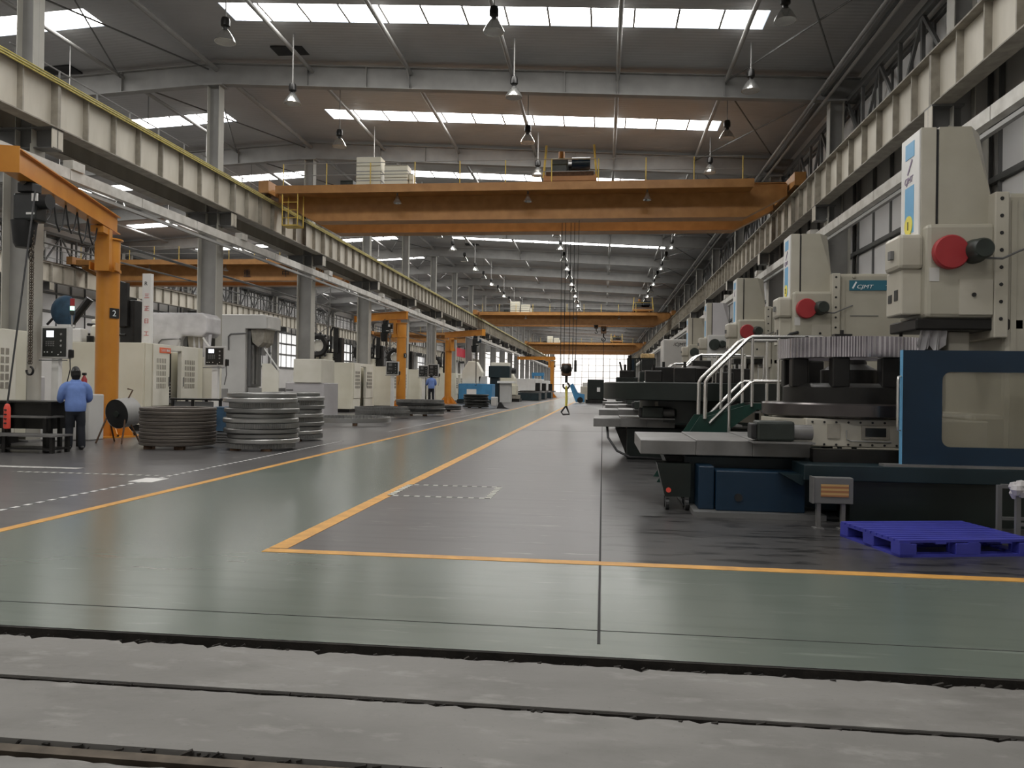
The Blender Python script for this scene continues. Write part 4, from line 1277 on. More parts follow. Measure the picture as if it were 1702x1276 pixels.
# ------------------------------------------------------------------ things in front of the nearest machine
def pallet(x, y, rz, lx=1.3, ly=1.0):
    r = thing("plastic_pallet", "bright blue plastic pallet on the floor at lower right", "pallet", (x, y, 0), rz)
    b = MB()
    h = 0.15
    for j in range(11):
        yy = ly * j / 11
        MB().box(0, lx, yy + 0.008, yy + ly / 11 - 0.012, h - 0.022, h).build("deck_slat", MT["pallet"], r, world=False)
    for xx in (0.0, lx * 0.26, lx * 0.5, lx * 0.74, lx - 0.10):
        MB().box(xx, xx + 0.10, 0, ly, h - 0.035, h - 0.022).build("deck_rib", MT["pallet"], r, world=False)
    for xx, w_ in ((0.0, 0.16), (lx / 2 - 0.12, 0.24), (lx - 0.16, 0.16)):
        for yy, d_ in ((0.0, 0.14), (ly / 2 - 0.09, 0.18), (ly - 0.14, 0.14)):
            MB().box(xx, xx + w_, yy, yy + d_, 0.02, h - 0.03).build("foot_block", MT["pallet"], r, world=False, bevel=0.006)
    for yy in (0.0, ly / 2 - 0.06, ly - 0.12):
        MB().box(0, lx, yy, yy + 0.12, 0.0, 0.022).build("skid", MT["pallet"], r, world=False)
    for xx in (0.0, lx - 0.12):
        MB().box(xx, xx + 0.12, 0, ly, 0.0, 0.02).build("skid", MT["pallet"], r, world=False)
    return r


pallet(2.61, 7.27, math.radians(13))
sb = thing("control_box_stand", "grey box with faded orange label on two legs by the pallet", "stand", (2.42, 8.66, 0))
MB().box(2.22, 2.62, 8.60, 8.72, 0.27, 0.545).build("box", MT["steel_dk"], sb, bevel=0.008)  # grey box coloured dark: the shadow it stands in is painted on
lb = MB().box(2.29, 2.57, 8.592, 8.60, 0.345, 0.475).build("label_plate", stripe(mat("faded_label", (0.4, 0.25, 0.1), 0.6), 2, 22.0, (0.48, 0.30, 0.12), (0.32, 0.14, 0.06)), sb)
MB().box(2.205, 2.222, 8.59, 8.73, 0.27, 0.55).build("side_plate", MT["plate"], sb)
for x in (2.28, 2.53):
    MB().box(x - 0.02, x + 0.02, 8.63, 8.69, 0.01, 0.275).build("leg", MT["plate"], sb)
    MB().box(x - 0.05, x + 0.05, 8.60, 8.72, 0.0, 0.012).build("foot", MT["plate"], sb)
tb = thing("steel_trestle", "dark steel trestle with a rag at the right picture edge", "trestle", (4.0, 8.0, 0))
for x in (3.86, 4.34):
    for yy in (7.85, 8.2):
        MB().box(x - 0.02, x + 0.02, yy - 0.02, yy + 0.02, 0, 0.56).build("leg", MT["steel_dk"], tb)  # trestle colour darkened too, for the shade beside the machine
for yy in (7.85, 8.2):
    MB().box(3.88, 4.32, yy - 0.02, yy + 0.02, 0.53, 0.57).build("top_bar", MT["steel_dk"], tb)
    MB().box(3.88, 4.32, yy - 0.015, yy + 0.015, 0.22, 0.25).build("cross_bar", MT["steel_dk"], tb)
rg = MB()
for k in range(5):
    rg.lathe([(0.0, 0.05), (0.04, 0.04), (0.055, 0.0), (0.03, -0.05), (0.0, -0.06)], (3.86 + 0.03 * math.cos(k * 2), 7.85 + 0.03 * math.sin(k * 2), 0.60 - 0.02 * k), 9)
rag = rg.build("rag", MT["mlilac"], smooth=True)
tag(rag, "pale cleaning rag bunched on the trestle corner", "rag")
ct = thing("chip_cart", "low dark chip cart with casters under the nearest way cover", "cart", (0.9, 10.6, 0))
MB().prism([(0.66, 0.56), (1.06, 0.56), (1.06, 0.16), (0.76, 0.16)], "y", 9.62, 9.94).build("bin", MT["dkgreen"], ct)
for x in (0.79, 1.02):
    for yy in (9.66, 9.90):
        MB().cyl((x - 0.02, yy, 0.07), (x + 0.02, yy, 0.07), 0.07, 14).build("caster", MT["black"], ct)
        MB().box(x - 0.025, x + 0.025, yy - 0.02, yy + 0.02, 0.10, 0.17).build("caster_fork", MT["steel_dk"], ct)
MB().cyl((0.80, 9.60, 0.24), (0.80, 9.625, 0.24), 0.03, 12).build("red_reflector", MT["brightred"], ct)
hs = MB().tube([(0.1, 16.3, 0.66), (0.12, 16.1, 0.45), (0.3, 15.9, 0.2), (0.55, 15.8, 0.09), (0.85, 15.9, 0.08), (1.2, 16.0, 0.05)], 0.025, 8).build("drain_hose", MT["black"], [o for o in bpy.data.objects if o.get("label") == NAME[1]][0], smooth=True)

# ------------------------------------------------------------------ farther along the right-hand row
fc = thing("machine_cabinet", "pale grey machine housing with dark lettering beyond the fifth tower", "cabinet", (3.8, 41.5, 0))
bd = MB().box(3.05, 4.7, 41.0, 43.0, 0, 4.0).build("housing", MT["mgrey"], fc, bevel=0.05)
text("brand_lettering", "/CJMT 长机", 0.24, MT["text_dark"], bd, (3.55, 40.985, 3.66), FACE_Y, shear=0.2)
MB().cyl((3.35, 40.98, 2.3), (3.35, 41.0, 2.3), 0.10, 12).build("port", MT["black"], bd)
dm = thing("hobbing_machine", "dark green machine with open glazed cab and levers above the big table", "machine", (1.4, 42.0, 0))
k_ = 42.0 / 24.0
def D(v): return v * k_
MB().box(D(0.40), D(1.05), 42.0, 43.5, 0, 1.45 + D(0.34)).build("bed", MT["dkgreen"], dm, bevel=0.04)
MB().box(D(1.10), D(1.58), 42.0, 43.5, 0, 1.45 + D(0.52)).build("headstock", MT["dkgreen"], dm, bevel=0.04)
cab = MB()
ca = MB().box(D(1.12), D(1.56), 42.05, 42.1, 1.45 + D(0.88), 1.45 + D(0.92)).build("cab_beam", MT["dkgreen"], dm)
for x in (1.13, 1.55, 0.74, 0.96):
    MB().box(D(x) - 0.04, D(x) + 0.04, 42.05, 42.13, 1.45 + D(0.3), 1.45 + D(0.9)).build("cab_post", MT["dkgreen"], dm)
MB().box(D(0.72), D(1.14), 42.05, 42.1, 1.45 + D(0.88), 1.45 + D(0.92)).build("cab_beam", MT["dkgreen"], dm)
MB().box(D(0.76), D(0.94), 42.14, 42.16, 1.45 + D(0.45), 1.45 + D(0.88)).build("blue_glass", MT["blue"], dm)
MB().box(D(1.16), D(1.52), 42.14, 42.18, 1.45 + D(0.55), 1.45 + D(0.88)).build("dark_glass", MT["panelblk"], dm)
MB().cyl((D(0.80), 42.1, 1.45 + D(0.3)), (D(0.80), 42.1, 1.45 + D(1.0)), 0.10, 10).build("exhaust_post", MT["dark"], dm)
MB().cyl((D(0.62), 42.1, 1.45 + D(0.3)), (D(0.50), 42.1, 1.45 + D(0.80)), 0.05, 8).build("lever", MT["dark"], dm)
MB().cyl((D(0.66), 42.1, 1.45 + D(0.3)), (D(0.66), 42.1, 1.45 + D(0.72)), 0.06, 8).build("lever", MT["dark"], dm)
MB().box(D(0.5), D(0.95), 42.0, 42.6, 1.45 + D(0.30), 1.45 + D(0.55)).build("gear_case", MT["dark"], dm, bevel=0.05)
MB().box(D(1.14), D(1.54), 42.2, 43.0, 1.45 + D(0.92), 1.45 + D(1.06)).build("roof_box", MT["paper"], dm, bevel=0.04)
dc = thing("dark_cabinet", "dark green square machine cabinet at the aisle edge far right", "cabinet", (-0.6, 75.5, 0))
b_ = MB().box(-1.45, 0.1, 75.0, 77.5, 0.35, 2.25).build("body", MT["dkgreen"], dc, bevel=0.05)
MB().box(-1.6, 0.4, 74.9, 77.6, 0.0, 0.35).build("base", MT["dark"], dc)
MB().box(-0.55, -0.25, 74.97, 75.0, 1.1, 1.5).build("notice", MT["white"], b_)
bm = thing("chip_conveyor", "bright blue sloping chip conveyor beside the far dark cabinet", "conveyor", (-2.3, 74.5, 0))
MB().prism([(-3.1, 1.65), (-2.8, 1.85), (-2.3, 0.95), (-1.7, 0.85), (-1.7, 0.1), (-2.5, 0.1), (-2.7, 0.6)], "y", 74.0, 74.8).build("trough", MT["bright_blue"], bm)
MB().cyl((-2.1, 73.95, 0.3), (-2.1, 74.85, 0.3), 0.28, 14).build("drum", MT["dark"], bm)
wb = thing("machine_tool", "pale box machine behind the blue conveyor", "machine", (-1.6, 82.0, 0))
MB().box(-2.3, -0.9, 82.0, 84.0, 0, 1.6).build("body", MT["ivory_r2"], wb, bevel=0.05)
MB().box(-2.1, -1.1, 82.3, 83.7, 1.6, 2.0).build("cover", MT["mgrey"], wb, bevel=0.03)

# ------------------------------------------------------------------ vertical lathes and machining centres along the left row
def grid(b, x, y0, z0, ny, nz, sy, sz, wy, wz, d=0.006):
    for j in range(ny):
        for i in range(nz):
            b.box(x, x + d, y0 + j * sy, y0 + j * sy + wy, z0 + i * sz, z0 + i * sz + wz)
    return b


def control_panel(x, y, z, label, w_=0.58, h=0.74, rz=0.0, pole=True, screen=True, parent=None):
    """machine control pendant: box with dark face, lit screen, keys and lamps; faces the viewer"""
    r = thing("control_pendant", label, "control panel", (x, y, 0), rz, group="control pendants of the left machines")
    bx = MB().box(-w_ / 2 - 0.05, w_ / 2 + 0.05, 0, 0.16, z, z + h).build("box", MT["mgrey"], r, world=False, bevel=0.01)
    fc = MB().box(-w_ / 2, w_ / 2, -0.012, 0.0, z + 0.05, z + h - 0.05).build("face", MT["panelblk"], bx, world=False)
    sc = MB().box(-w_ * 0.33, -w_ * 0.02, -0.02, -0.012, z + h * 0.66, z + h * 0.86).build("screen", MT["screen"] if screen else MT["steel_dk"], fc, world=False)
    b = MB()
    for i in range(3):
        for j in range(4):
            b.box(-w_ * 0.36 + j * 0.06, -w_ * 0.36 + j * 0.06 + 0.04, -0.018, -0.012, z + h * 0.38 + i * 0.045, z + h * 0.38 + i * 0.045 + 0.03)
    b.build("keypad", MT["steel_dk"], fc, world=False)["kind"] = "stuff"
    for px, pz in ((-0.4, 0.2), (-0.28, 0.2), (-0.08, 0.2), (0.18, 0.12), (0.3, 0.2)):
        MB().cyl((px * w_, -0.012, z + pz * h), (px * w_, -0.024, z + pz * h), 0.014, 8).build("indicator", MT["white"], fc, world=False)
    for pz in (0.75, 0.55, 0.4):
        MB().cyl((w_ * 0.30, -0.012, z + pz * h), (w_ * 0.30, -0.03, z + pz * h), 0.025, 10).build("knob", MT["steel"], fc, world=False)
    MB().cyl((-w_ / 2 - 0.06, -0.04, z - 0.04), (w_ / 2 + 0.06, -0.04, z - 0.04), 0.014, 8).build("grab_bar", MT["steel_dk"], r, world=False)
    if pole:
        MB().box(-0.09, 0.09, 0.03, 0.16, 0.02, z).build("pole", MT["white"], r, world=False)
        MB().box(-0.22, 0.22, -0.1, 0.3, 0.0, 0.025).build("foot", MT["steel_dk"], r, world=False)
    MB().tube([(w_ / 2 + 0.06, 0.05, z + 0.1), (w_ / 2 + 0.09, 0.03, z - 0.25), (w_ / 2 + 0.04, 0.0, z - 0.55)], 0.012, 6).build("cable", MT["black"], r, world=False)
    MB().box(w_ / 2 + 0.06, w_ / 2 + 0.14, -0.02, 0.1, z + 0.02, z + 0.22).build("handwheel", MT["dark"], r, world=False, bevel=0.02)
    return r


def lathe_machine(y, label, xf=-13.3, L=4.0, magazine=False, mast=False, near=True, back=2.7):
    """vertical turning lathe in a cream enclosure; the doors face the aisle (+x)"""
    r = thing("vertical_lathe", label, "machine", (xf - 1.3, y, 0), group="cream vertical lathes of the left row")
    xb = xf - back
    MB().box(xb, xf - 0.02, y, y + 0.06, 0.18, 2.58).build("side_panel", MT["ivory"], r, bevel=0.01)
    MB().box(xb, xf - 0.35, y + 0.06, y + L, 0.18, 2.40).build("enclosure", MT["ivory"], r, bevel=0.02)
    MB().box(xb + 0.1, xf - 0.1, y + 0.1, y + L - 0.1, 0.0, 0.18).build("plinth", MT["dark"], r)
    for (ya, yb, nm) in ((0.06, 0.42, "corner_panel"), (L - 0.35, L, "corner_panel")):
        MB().box(xf - 0.36, xf, y + ya, y + yb, 0.18, 2.58).build(nm, MT["ivory"], r, bevel=0.015)
    for (ya, yb) in ((0.44, 0.44 + (L - 0.8) * 0.34), (0.44 + (L - 0.8) * 0.61, L - 0.37)):
        d = MB().box(xf - 0.12, xf + 0.03, y + ya, y + yb, 0.72, 2.58).build("door", MT["ivory2"], r, bevel=0.015)
        n = 6
        sy = (yb - ya - 0.36) / n
        grid(MB(), xf + 0.032, y + ya + 0.18, 1.25, n, 5, sy, 0.19, sy - 0.05, 0.14).build("window_grid", MT["cream_rib"], d)["kind"] = "stuff"
        MB().box(xf - 0.10, xf + 0.0, y + ya, y + yb, 0.18, 0.70).build("lower_door", MT["ivory2"], r, bevel=0.01)
        MB().cyl((xf + 0.06, y + yb - 0.08 if ya < 1 else y + ya + 0.08, 1.3), (xf + 0.06, y + yb - 0.08 if ya < 1 else y + ya + 0.08, 1.6), 0.015, 8).build("door_handle", MT["steel_dk"], d)
    MB().box(xf - 0.34, xf - 0.33, y + 0.44 + (L - 0.8) * 0.34, y + 0.44 + (L - 0.8) * 0.61, 0.75, 2.35).build("work_opening", MT["dark"], r)
    t = MB()
    for i in range(7):
        t.box(xf - 0.33, xf - 0.29, y + 0.46 + (L - 0.8) * 0.34, y + 0.42 + (L - 0.8) * 0.61, 0.8 + 0.1 * i, 0.82 + 0.1 * i)
    t.build("way_cover", MT["mgrey"], r)["kind"] = "stuff"
    MB().lathe([(0.0, 0.95), (0.6, 0.95), (0.62, 0.9), (0.62, 0.78)], (xf - 0.75, y + 1.95, 0), 24).build("face_plate", MT["plate"], r, smooth=True)
    MB().box(xf - 0.12, xf + 0.02, y + 0.44 + (L - 0.8) * 0.34, y + 0.44 + (L - 0.8) * 0.61, 2.42, 2.58).build("lintel", MT["ivory2"], r)
    # column, cross rail and ram above the enclosure
    cx = xf - 1.7
    cl = MB().box(cx - 0.75, cx + 0.2, y + 1.1, y + 2.9, 2.40, 3.35).build("column_top", MT["ivory2"], r, bevel=0.05)
    MB().lathe([(0.0, 0.55), (0.28, 0.55), (0.34, 0.48), (0.34, 0.0)], (cx - 0.1, y + 0.75, 2.58), 20).build("gear_housing", MT["ivory2"], r, smooth=True)
    MB().lathe([(0.0, 0.45), (0.2, 0.45), (0.22, 0.4), (0.22, 0.0)], (cx - 0.1, y + 0.75, 3.13), 18).build("motor_cap", MT["ivory2"], r, smooth=True)
    MB().box(xf - 1.2, xf - 0.75, y + 0.65, y + 1.15, 2.40, 3.9).build("ram", MT["dark"], r, bevel=0.04)
    MB().box(xf - 1.15, xf - 0.9, y + 0.55, y + 0.66, 3.1, 4.4).build("ram_slide", MT["dark"], r)
    MB().tube([(xf - 1.35, y + 0.7, 3.1), (xf - 1.36, y + 0.7, 4.2), (xf - 1.25, y + 0.7, 4.45), (xf - 1.1, y + 0.7, 4.4), (xf - 1.05, y + 0.7, 4.0)], 0.06, 8).build("drag_chain", MT["black"], r, smooth=True)
    MB().cyl((xf - 2.2, y + 0.6, 3.15), (xf - 1.0, y + 0.65, 3.10), 0.045, 8).build("hydraulic_pipe", MT["dark"], r)
    MB().cyl((xf - 2.2, y + 0.6, 2.85), (xf - 1.0, y + 0.65, 2.85), 0.035, 8).build("hydraulic_pipe", MT["dark"], r)
    if mast:
        m = MB().box(xf - 0.62, xf - 0.34, y + 0.85, y + 1.0, 2.58, 4.72).build("sign_mast", MT["white"], r, bevel=0.01)
        for i, c_ in enumerate(("R", "三", "正", "日", "工")):
            text("mast_lettering", c_, 0.17, MT["text_dark"] if i == 0 else MT["text_red"], m, (xf - 0.55, y + 0.845, 4.36 - 0.38 * i), FACE_Y)
        pl = MB().box(xf + 0.03, xf + 0.045, y + 0.75, y + 1.35, 2.32, 2.48).build("maker_plate", MT["redsign"], r)
        text("maker_lettering", "三正日工机床", 0.085, MT["text_white"], pl, (xf + 0.048, y + 0.79, 2.37), (PI / 2, 0, PI / 2))
        MB().tube([(xf - 2.6, y + 0.3, 2.7), (xf - 2.5, y + 0.3, 3.2), (xf - 2.0, y + 0.4, 3.9)], 0.12, 10).build("elbow_duct", MT["dark"], r, smooth=True)
        tk = MB().box(xf - 2.5, xf - 2.1, y + 0.15, y + 0.5, 2.58, 3.0).build("oil_tank", MT["white"], r, bevel=0.04)
        MB().cyl((xf - 1.9, y + 0.3, 2.58), (xf - 1.9, y + 0.3, 2.78), 0.1, 14).build("pump_motor", MT["dark"], r)
    if magazine:
        a = (xf - 1.9, y + 0.25, 3.45)
        mg = MB().lathe([(0.34, -0.10), (0.52, -0.12), (0.60, -0.06), (0.60, 0.06), (0.52, 0.12), (0.34, 0.10)], a, 28, closed=True, axis="y").build("tool_magazine", MT["dark"], r, smooth=True)
        for q in range(14):
            t_ = 2 * PI * q / 14
            MB().cyl((a[0] + 0.60 * math.cos(t_), a[1], a[2] + 0.60 * math.sin(t_)), (a[0] + 0.70 * math.cos(t_), a[1], a[2] + 0.70 * math.sin(t_)), 0.06, 8).build("tool_pocket", MT["black"], mg)
        MB().cyl((a[0], a[1] + 0.05, a[2]), (a[0], a[1] + 0.35, a[2]), 0.30, 18).build("magazine_hub", MT["ivory2"], r)
        MB().box(a[0] - 0.2, a[0] + 0.7, a[1] + 0.15, a[1] + 0.45, 2.58, a[2] - 0.4).build("magazine_stand", MT["ivory2"], r, bevel=0.02)
    return r


lathe_machine(12.9, "cream vertical lathe cut by the left picture edge", L=4.0)
lathe_machine(21.6, "cream vertical lathe behind the big orange jib column, lettered mast", mast=True, L=3.4)
lathe_machine(39.4, "white vertical lathe with tool disc behind the ring stacks", xf=-12.9, magazine=True, L=4.2, back=3.0)
lathe_machine(47.2, "cream lathe with tool disc left of the second jib crane", xf=-12.9, magazine=True, L=4.2)
lathe_machine(54.8, "cream lathe with tool disc right of the second jib crane", xf=-12.9, magazine=True, L=4.2)
lathe_machine(68.0, "cream lathe half hidden behind the third jib crane", xf=-12.9, magazine=True, L=4.2)

control_panel(-12.93, 17.32, 1.96, "control pendant in front of the worker with lit screen", w_=0.60, h=0.77)
control_panel(-11.55, 22.4, 1.93, "control pendant with lit screen behind the ring stacks", w_=0.56, h=0.60)
control_panel(-11.6, 42.6, 2.0, "control pendant with dark screen beside the white lathe", w_=0.62, h=0.75, screen=False)
control_panel(-12.0, 52.0, 2.0, "black control pendant just right of the second jib column", w_=0.6, h=0.8, screen=False)
control_panel(-10.6, 48.6, 2.0, "control pendant used by the far worker", w_=0.6, h=0.8, screen=False)

# warning lamp and cloth-covered drum on the near pendant
wl = thing("signal_lamp", "red and green signal lamp beside the navy covered disc", "signal lamp", (-12.62, 17.5, 2.73))
MB().cyl((-12.62, 17.5, 2.735), (-12.62, 17.5, 3.02), 0.02, 8).build("stem", MT["steel"], wl)
MB().cyl((-12.62, 17.5, 3.02), (-12.62, 17.5, 3.12), 0.05, 12).build("base", MT["motor"], wl)
MB().cyl((-12.62, 17.5, 3.12), (-12.62, 17.5, 3.22), 0.05, 12).build("green_lens", MT["green_lamp"], wl)
MB().cyl((-12.62, 17.5, 3.22), (-12.62, 17.5, 3.40), 0.05, 12).build("red_lens", MT["red"], wl)
nv = thing("covered_disc", "round disc under a navy cloth cover on top of the near pendant", "cover", (-12.95, 17.75, 2.74))
cp = MB()
prof = [(0.0, -0.12), (0.22, -0.11), (0.34, -0.06), (0.38, 0.0), (0.34, 0.06), (0.22, 0.11), (0.0, 0.12)]
cp.lathe(prof, (-12.98, 17.75, 3.13), 28, axis="y")
cp.v = [(x, y, z) if x < -12.80 else (-12.80 + (x + 12.80) * 0.05, y, z) for x, y, z in cp.v]
cp.build("cover", MT["navy"], nv, smooth=True)
MB().box(-13.1, -12.8, 17.65, 17.85, 2.735, 2.80).build("stand", MT["white"], nv)
MB().cyl((-13.3, 17.75, 2.95), (-13.45, 17.75, 2.80), 0.03, 8).build("pull_cord", MT["black"], nv)

# ------------------------------------------------------------------ grey C-frame machining centres, the nearer one under plastic
def cframe(y, x0, x1, label, wrapped, dp=1.5):
    r = thing("machining_centre", label, "machine", ((x0 + x1) / 2, y, 0), group="grey machining centres of the left row")
    h = 4.42 if dp > 1 else 3.72
    w_ = x1 - x0
    b = MB().prism([(x0, 0.9), (x0 + w_ * 0.55, 0.9), (x0 + w_ * 0.55, h - 0.62), (x1, h - 0.62), (x1, h - 0.10), (x1 - 0.12, h), (x0 + 0.1, h), (x0, h - 0.1)], "y", y, y + dp)
    b.build("c_frame", MT["mgrey"], r, bevel=0.04)
    MB().box(x1 - 0.02, x1 + 0.006, y + 0.1, y + dp - 0.1, h - 0.58, h - 0.1).build("front_plate", MT["white"], r)
    MB().prism([(x0 + w_ * 0.62, h - 0.62), (x0 + w_ * 0.92, h - 0.62), (x0 + w_ * 0.88, h - 1.2), (x0 + w_ * 0.78, h - 1.4), (x0 + w_ * 0.66, h - 1.2)], "y", y + 0.2, y + dp - 0.25).build("spindle_head", MT["cream_rib"], r)
    MB().cyl((x0 + w_ * 0.77, y + dp / 2, h - 1.75), (x0 + w_ * 0.77, y + dp / 2, h - 1.35), 0.12, 14).build("spindle", MT["plate"], r, smooth=True)
    MB().tube([(x0 + w_ * 0.2, y - 0.02, h - 1.55), (x0 + w_ * 0.2, y - 0.04, h - 0.95), (x0 + w_ * 0.25, y - 0.04, h - 0.85), (x0 + w_ * 0.57, y - 0.02, h - 0.82)], 0.03, 8).build("conduit", MT["steel_dk"], r, smooth=True)
    MB().box(x0 - 0.2, x1 + 0.6, y + 0.02, y + dp + (0.7 if dp > 1 else 0.0), 0.0, 0.9).build("base", MT["mlilac"], r, bevel=0.03)
    MB().box(x0 + w_ * 0.6, x1 + 0.4, y + 0.1, y + dp - 0.05, 0.9, 1.25).build("work_table", MT["steel"], r, bevel=0.02)
    MB().box(x0 + w_ * 0.56, x0 + w_ * 0.62, y + 0.2, y + dp - 0.2, 1.3, h - 0.7).build("column_way", MT["steel_dk"], r)
    for yy in (0.3, 0.6):
        MB().box(x0 + w_ * 0.58, x0 + w_ * 0.66, y + yy, y + yy + 0.12, 1.4, h - 1.3).build("guide_rail", MT["plate"], r)
    if wrapped:
        sh = MB().prism([(x0 - 0.06, h - 1.4), (x0 - 0.06, h - 0.05), (x0 + 0.05, h + 0.06), (x1 - 0.1, h + 0.06), (x1 + 0.07, h - 0.08), (x1 + 0.07, h - 0.6), (x1 - 0.1, h - 0.75), (x0 + w_ * 0.6, h - 0.72), (x0 + w_ * 0.5, h - 1.1)],
                       "y", y - 0.05, y + dp + 0.04)
        o = sh.build("plastic_wrap", MT["plastic"], r, bevel=0.05)
        f = MB()
        for q in range(7):
            xx = x1 - 0.55 + 0.09 * q
            f.add([(xx, y + 0.2, h - 0.65), (xx + 0.10, y + 0.25 + 0.05 * (q % 2), h - 0.65), (xx + 0.07, y + 0.18 + 0.1 * (q % 2), h - 1.35 - 0.1 * (q % 3)), (xx - 0.02, y + 0.22, h - 1.4)], [(0, 1, 2, 3)])
        s_ = f.build("plastic_drape", MT["plastic"], r)
        md = s_.modifiers.new("thick", "SOLIDIFY")
        md.thickness = 0.01
    sp = MB().prism([(x1 - 0.2, 0.9), (x1 + 0.55, 0.9), (x1 + 0.55, 1.9), (x1 + 0.2, 2.3), (x1 - 0.2, 2.3)], "y", y + 0.02, y + 0.06).build("splash_side", MT["ivory2"], r)
    MB().bar((x1 - 0.1, y, 2.95), (x1 + 0.6, y, 2.0), 0.03, 0.05).build("splash_bar", MT["white"], r)
    return r


cframe(25.08, -15.3, -13.25, "grey machining centre wrapped in clear plastic film", True, 0.9)
cframe(32.6, -16.6, -14.45, "bare grey machining centre with white badge panel", False)
gb = thing("guard_housing", "pale grey low machine bed with white cover in front of the grey centre", "machine", (-13.2, 33.5, 0))
MB().box(-13.75, -12.0, 33.0, 34.85, 0.0, 1.5).build("bed", MT["mlilac"], gb, bevel=0.03)
MB().box(-13.35, -12.1, 32.9, 34.6, 1.5, 2.52).build("white_cover", MT["ivory2"], gb, bevel=0.02)
MB().box(-13.7, -13.4, 32.96, 33.0, 1.15, 1.2).build("handle", MT["steel_dk"], gb)
MB().box(-13.3, -13.1, 32.97, 33.0, 0.7, 0.9).build("nameplate", MT["steel"], gb)
# ------------------------------------------------------------------ ring blanks: every ring is a thing of its own
def ring_mesh(name, ro, ri, h, m, teeth=0, internal=False, depth=0.02):
    b = MB()
    if teeth:
        b.gear((0, 0, 0), ro, ri, 0, h, teeth, depth, internal)
        return b.mesh(name, m)
    c = min(0.018, h * 0.2)
    b.lathe([(ro - c, 0), (ro, c), (ro, h - c), (ro - c, h), (ri + c, h), (ri, h - c), (ri, c), (ri + c, 0)], (0, 0, 0), 56, closed=True)
    me = b.mesh(name, m, smooth=False)
    return me


def stack(cx, cy, n, h, meshes, what, where, z0=0.08, jit=0.03, blocks=True, gap=0.004, sv=0.035):
    z = z0
    for k in range(n):
        o = bpy.data.objects.new("steel_ring", meshes[k % len(meshes)])
        COL.objects.link(o)
        s = 1 + random.uniform(-sv, sv)
        o.scale = (s, s, 1)
        o.location = (cx + random.uniform(-jit, jit), cy + random.uniform(-jit, jit), z)
        o.rotation_euler.z = random.random() * 6
        pos = "lowest ring" if k == 0 else ("topmost ring" if k == n - 1 else "%s ring from the floor" % ORD[k])
        if n == 1:
            pos = "single ring"
        tag(o, "%s, %s, %s" % (what, pos, where), "ring", "rings " + where)
        z += h + gap
    if blocks:
        for q in range(2):
            t = (-2.2, -1.0)[q]
            bx, by = cx + 0.62 * math.cos(t), cy + 0.62 * math.sin(t)
            o = MB().box(-0.1, 0.1, -0.06, 0.06, 0, z0 - 0.003).build("timber_block", MT["wood"])
            o.location = (bx, by, 0)
            tag(o, "%s front timber block under the rings %s" % (("left", "right")[q], where), "timber block", "timber blocks under the rings")
    return z


rA = [ring_mesh("ring_brown", 0.79, 0.60, 0.072, MT["ringdk"])]
zA = stack(-9.3, 16.45, 11, 0.072, rA, "dark brown steel ring", "in the stack by the fan", jit=0.006, gap=0.002, sv=0.008)
rB = [ring_mesh("ring_a", 0.75, 0.60, 0.100, MT["ring"], 100, depth=0.014), ring_mesh("ring_b", 0.80, 0.60, 0.100, MT["ringbr"]), ring_mesh("ring_c", 0.74, 0.58, 0.100, MT["ring"]), ring_mesh("ring_d", 0.79, 0.60, 0.100, MT["ring"])]
stack(-7.43, 16.6, 11, 0.100, rB, "grey steel gear ring", "in the tall front stack", z0=0.05, jit=0.045, blocks=True, gap=0.009)
stack(-7.95, 19.6, 11, 0.100, rB, "grey steel gear ring", "in the tall rear stack", z0=0.06, jit=0.045, gap=0.007)
big = ring_mesh("ring_big", 1.55, 1.41, 0.17, MT["ringbr"], 64, True, 0.06)
o = bpy.data.objects.new("ring_gear", big)
COL.objects.link(o)
o.location = (-9.3, 28.2, 0.09)
tag(o, "large thin ring with inner teeth lying flat on the floor", "gear")
for q in range(2):
    t = (-2.3, -1.1)[q]
    bk = MB().box(-0.07, 0.07, -0.07, 0.07, 0, 0.087).build("timber_block", MT["wood"])
    bk.location = (-9.3 + 1.47 * math.cos(t), 28.2 + 1.47 * math.sin(t), 0)
    tag(bk, ("left", "right")[q] + " small dark block under the large flat toothed ring", "timber block", "timber blocks under the flat toothed ring")
rC = [ring_mesh("ring_d", 1.15, 0.97, 0.13, MT["ring"], 110, depth=0.02), ring_mesh("ring_e", 1.20, 1.0, 0.13, MT["ringblk"])]
stack(-9.55, 33.6, 3, 0.13, rC[:1], "toothed grey ring", "in the low stack behind the flat ring", z0=0.10, jit=0.06)
stack(-8.7, 37.2, 5, 0.13, rC, "dark toothed ring", "in the wide stack before the second jib", z0=0.10, jit=0.04)
rD = [ring_mesh("ring_f", 0.95, 0.70, 0.12, MT["ringblk"])]
stack(-9.0, 44.5, 2, 0.12, rD, "black ring", "in the small low pair", z0=0.08, jit=0.03)
rE = [ring_mesh("ring_g", 0.88, 0.66, 0.09, MT["ringblk"]), ring_mesh("ring_h", 0.80, 0.62, 0.09, MT["ringblk"])]
stack(-8.45, 52.4, 9, 0.09, rE, "black ring", "in the far dark pile", z0=0.06, jit=0.06)

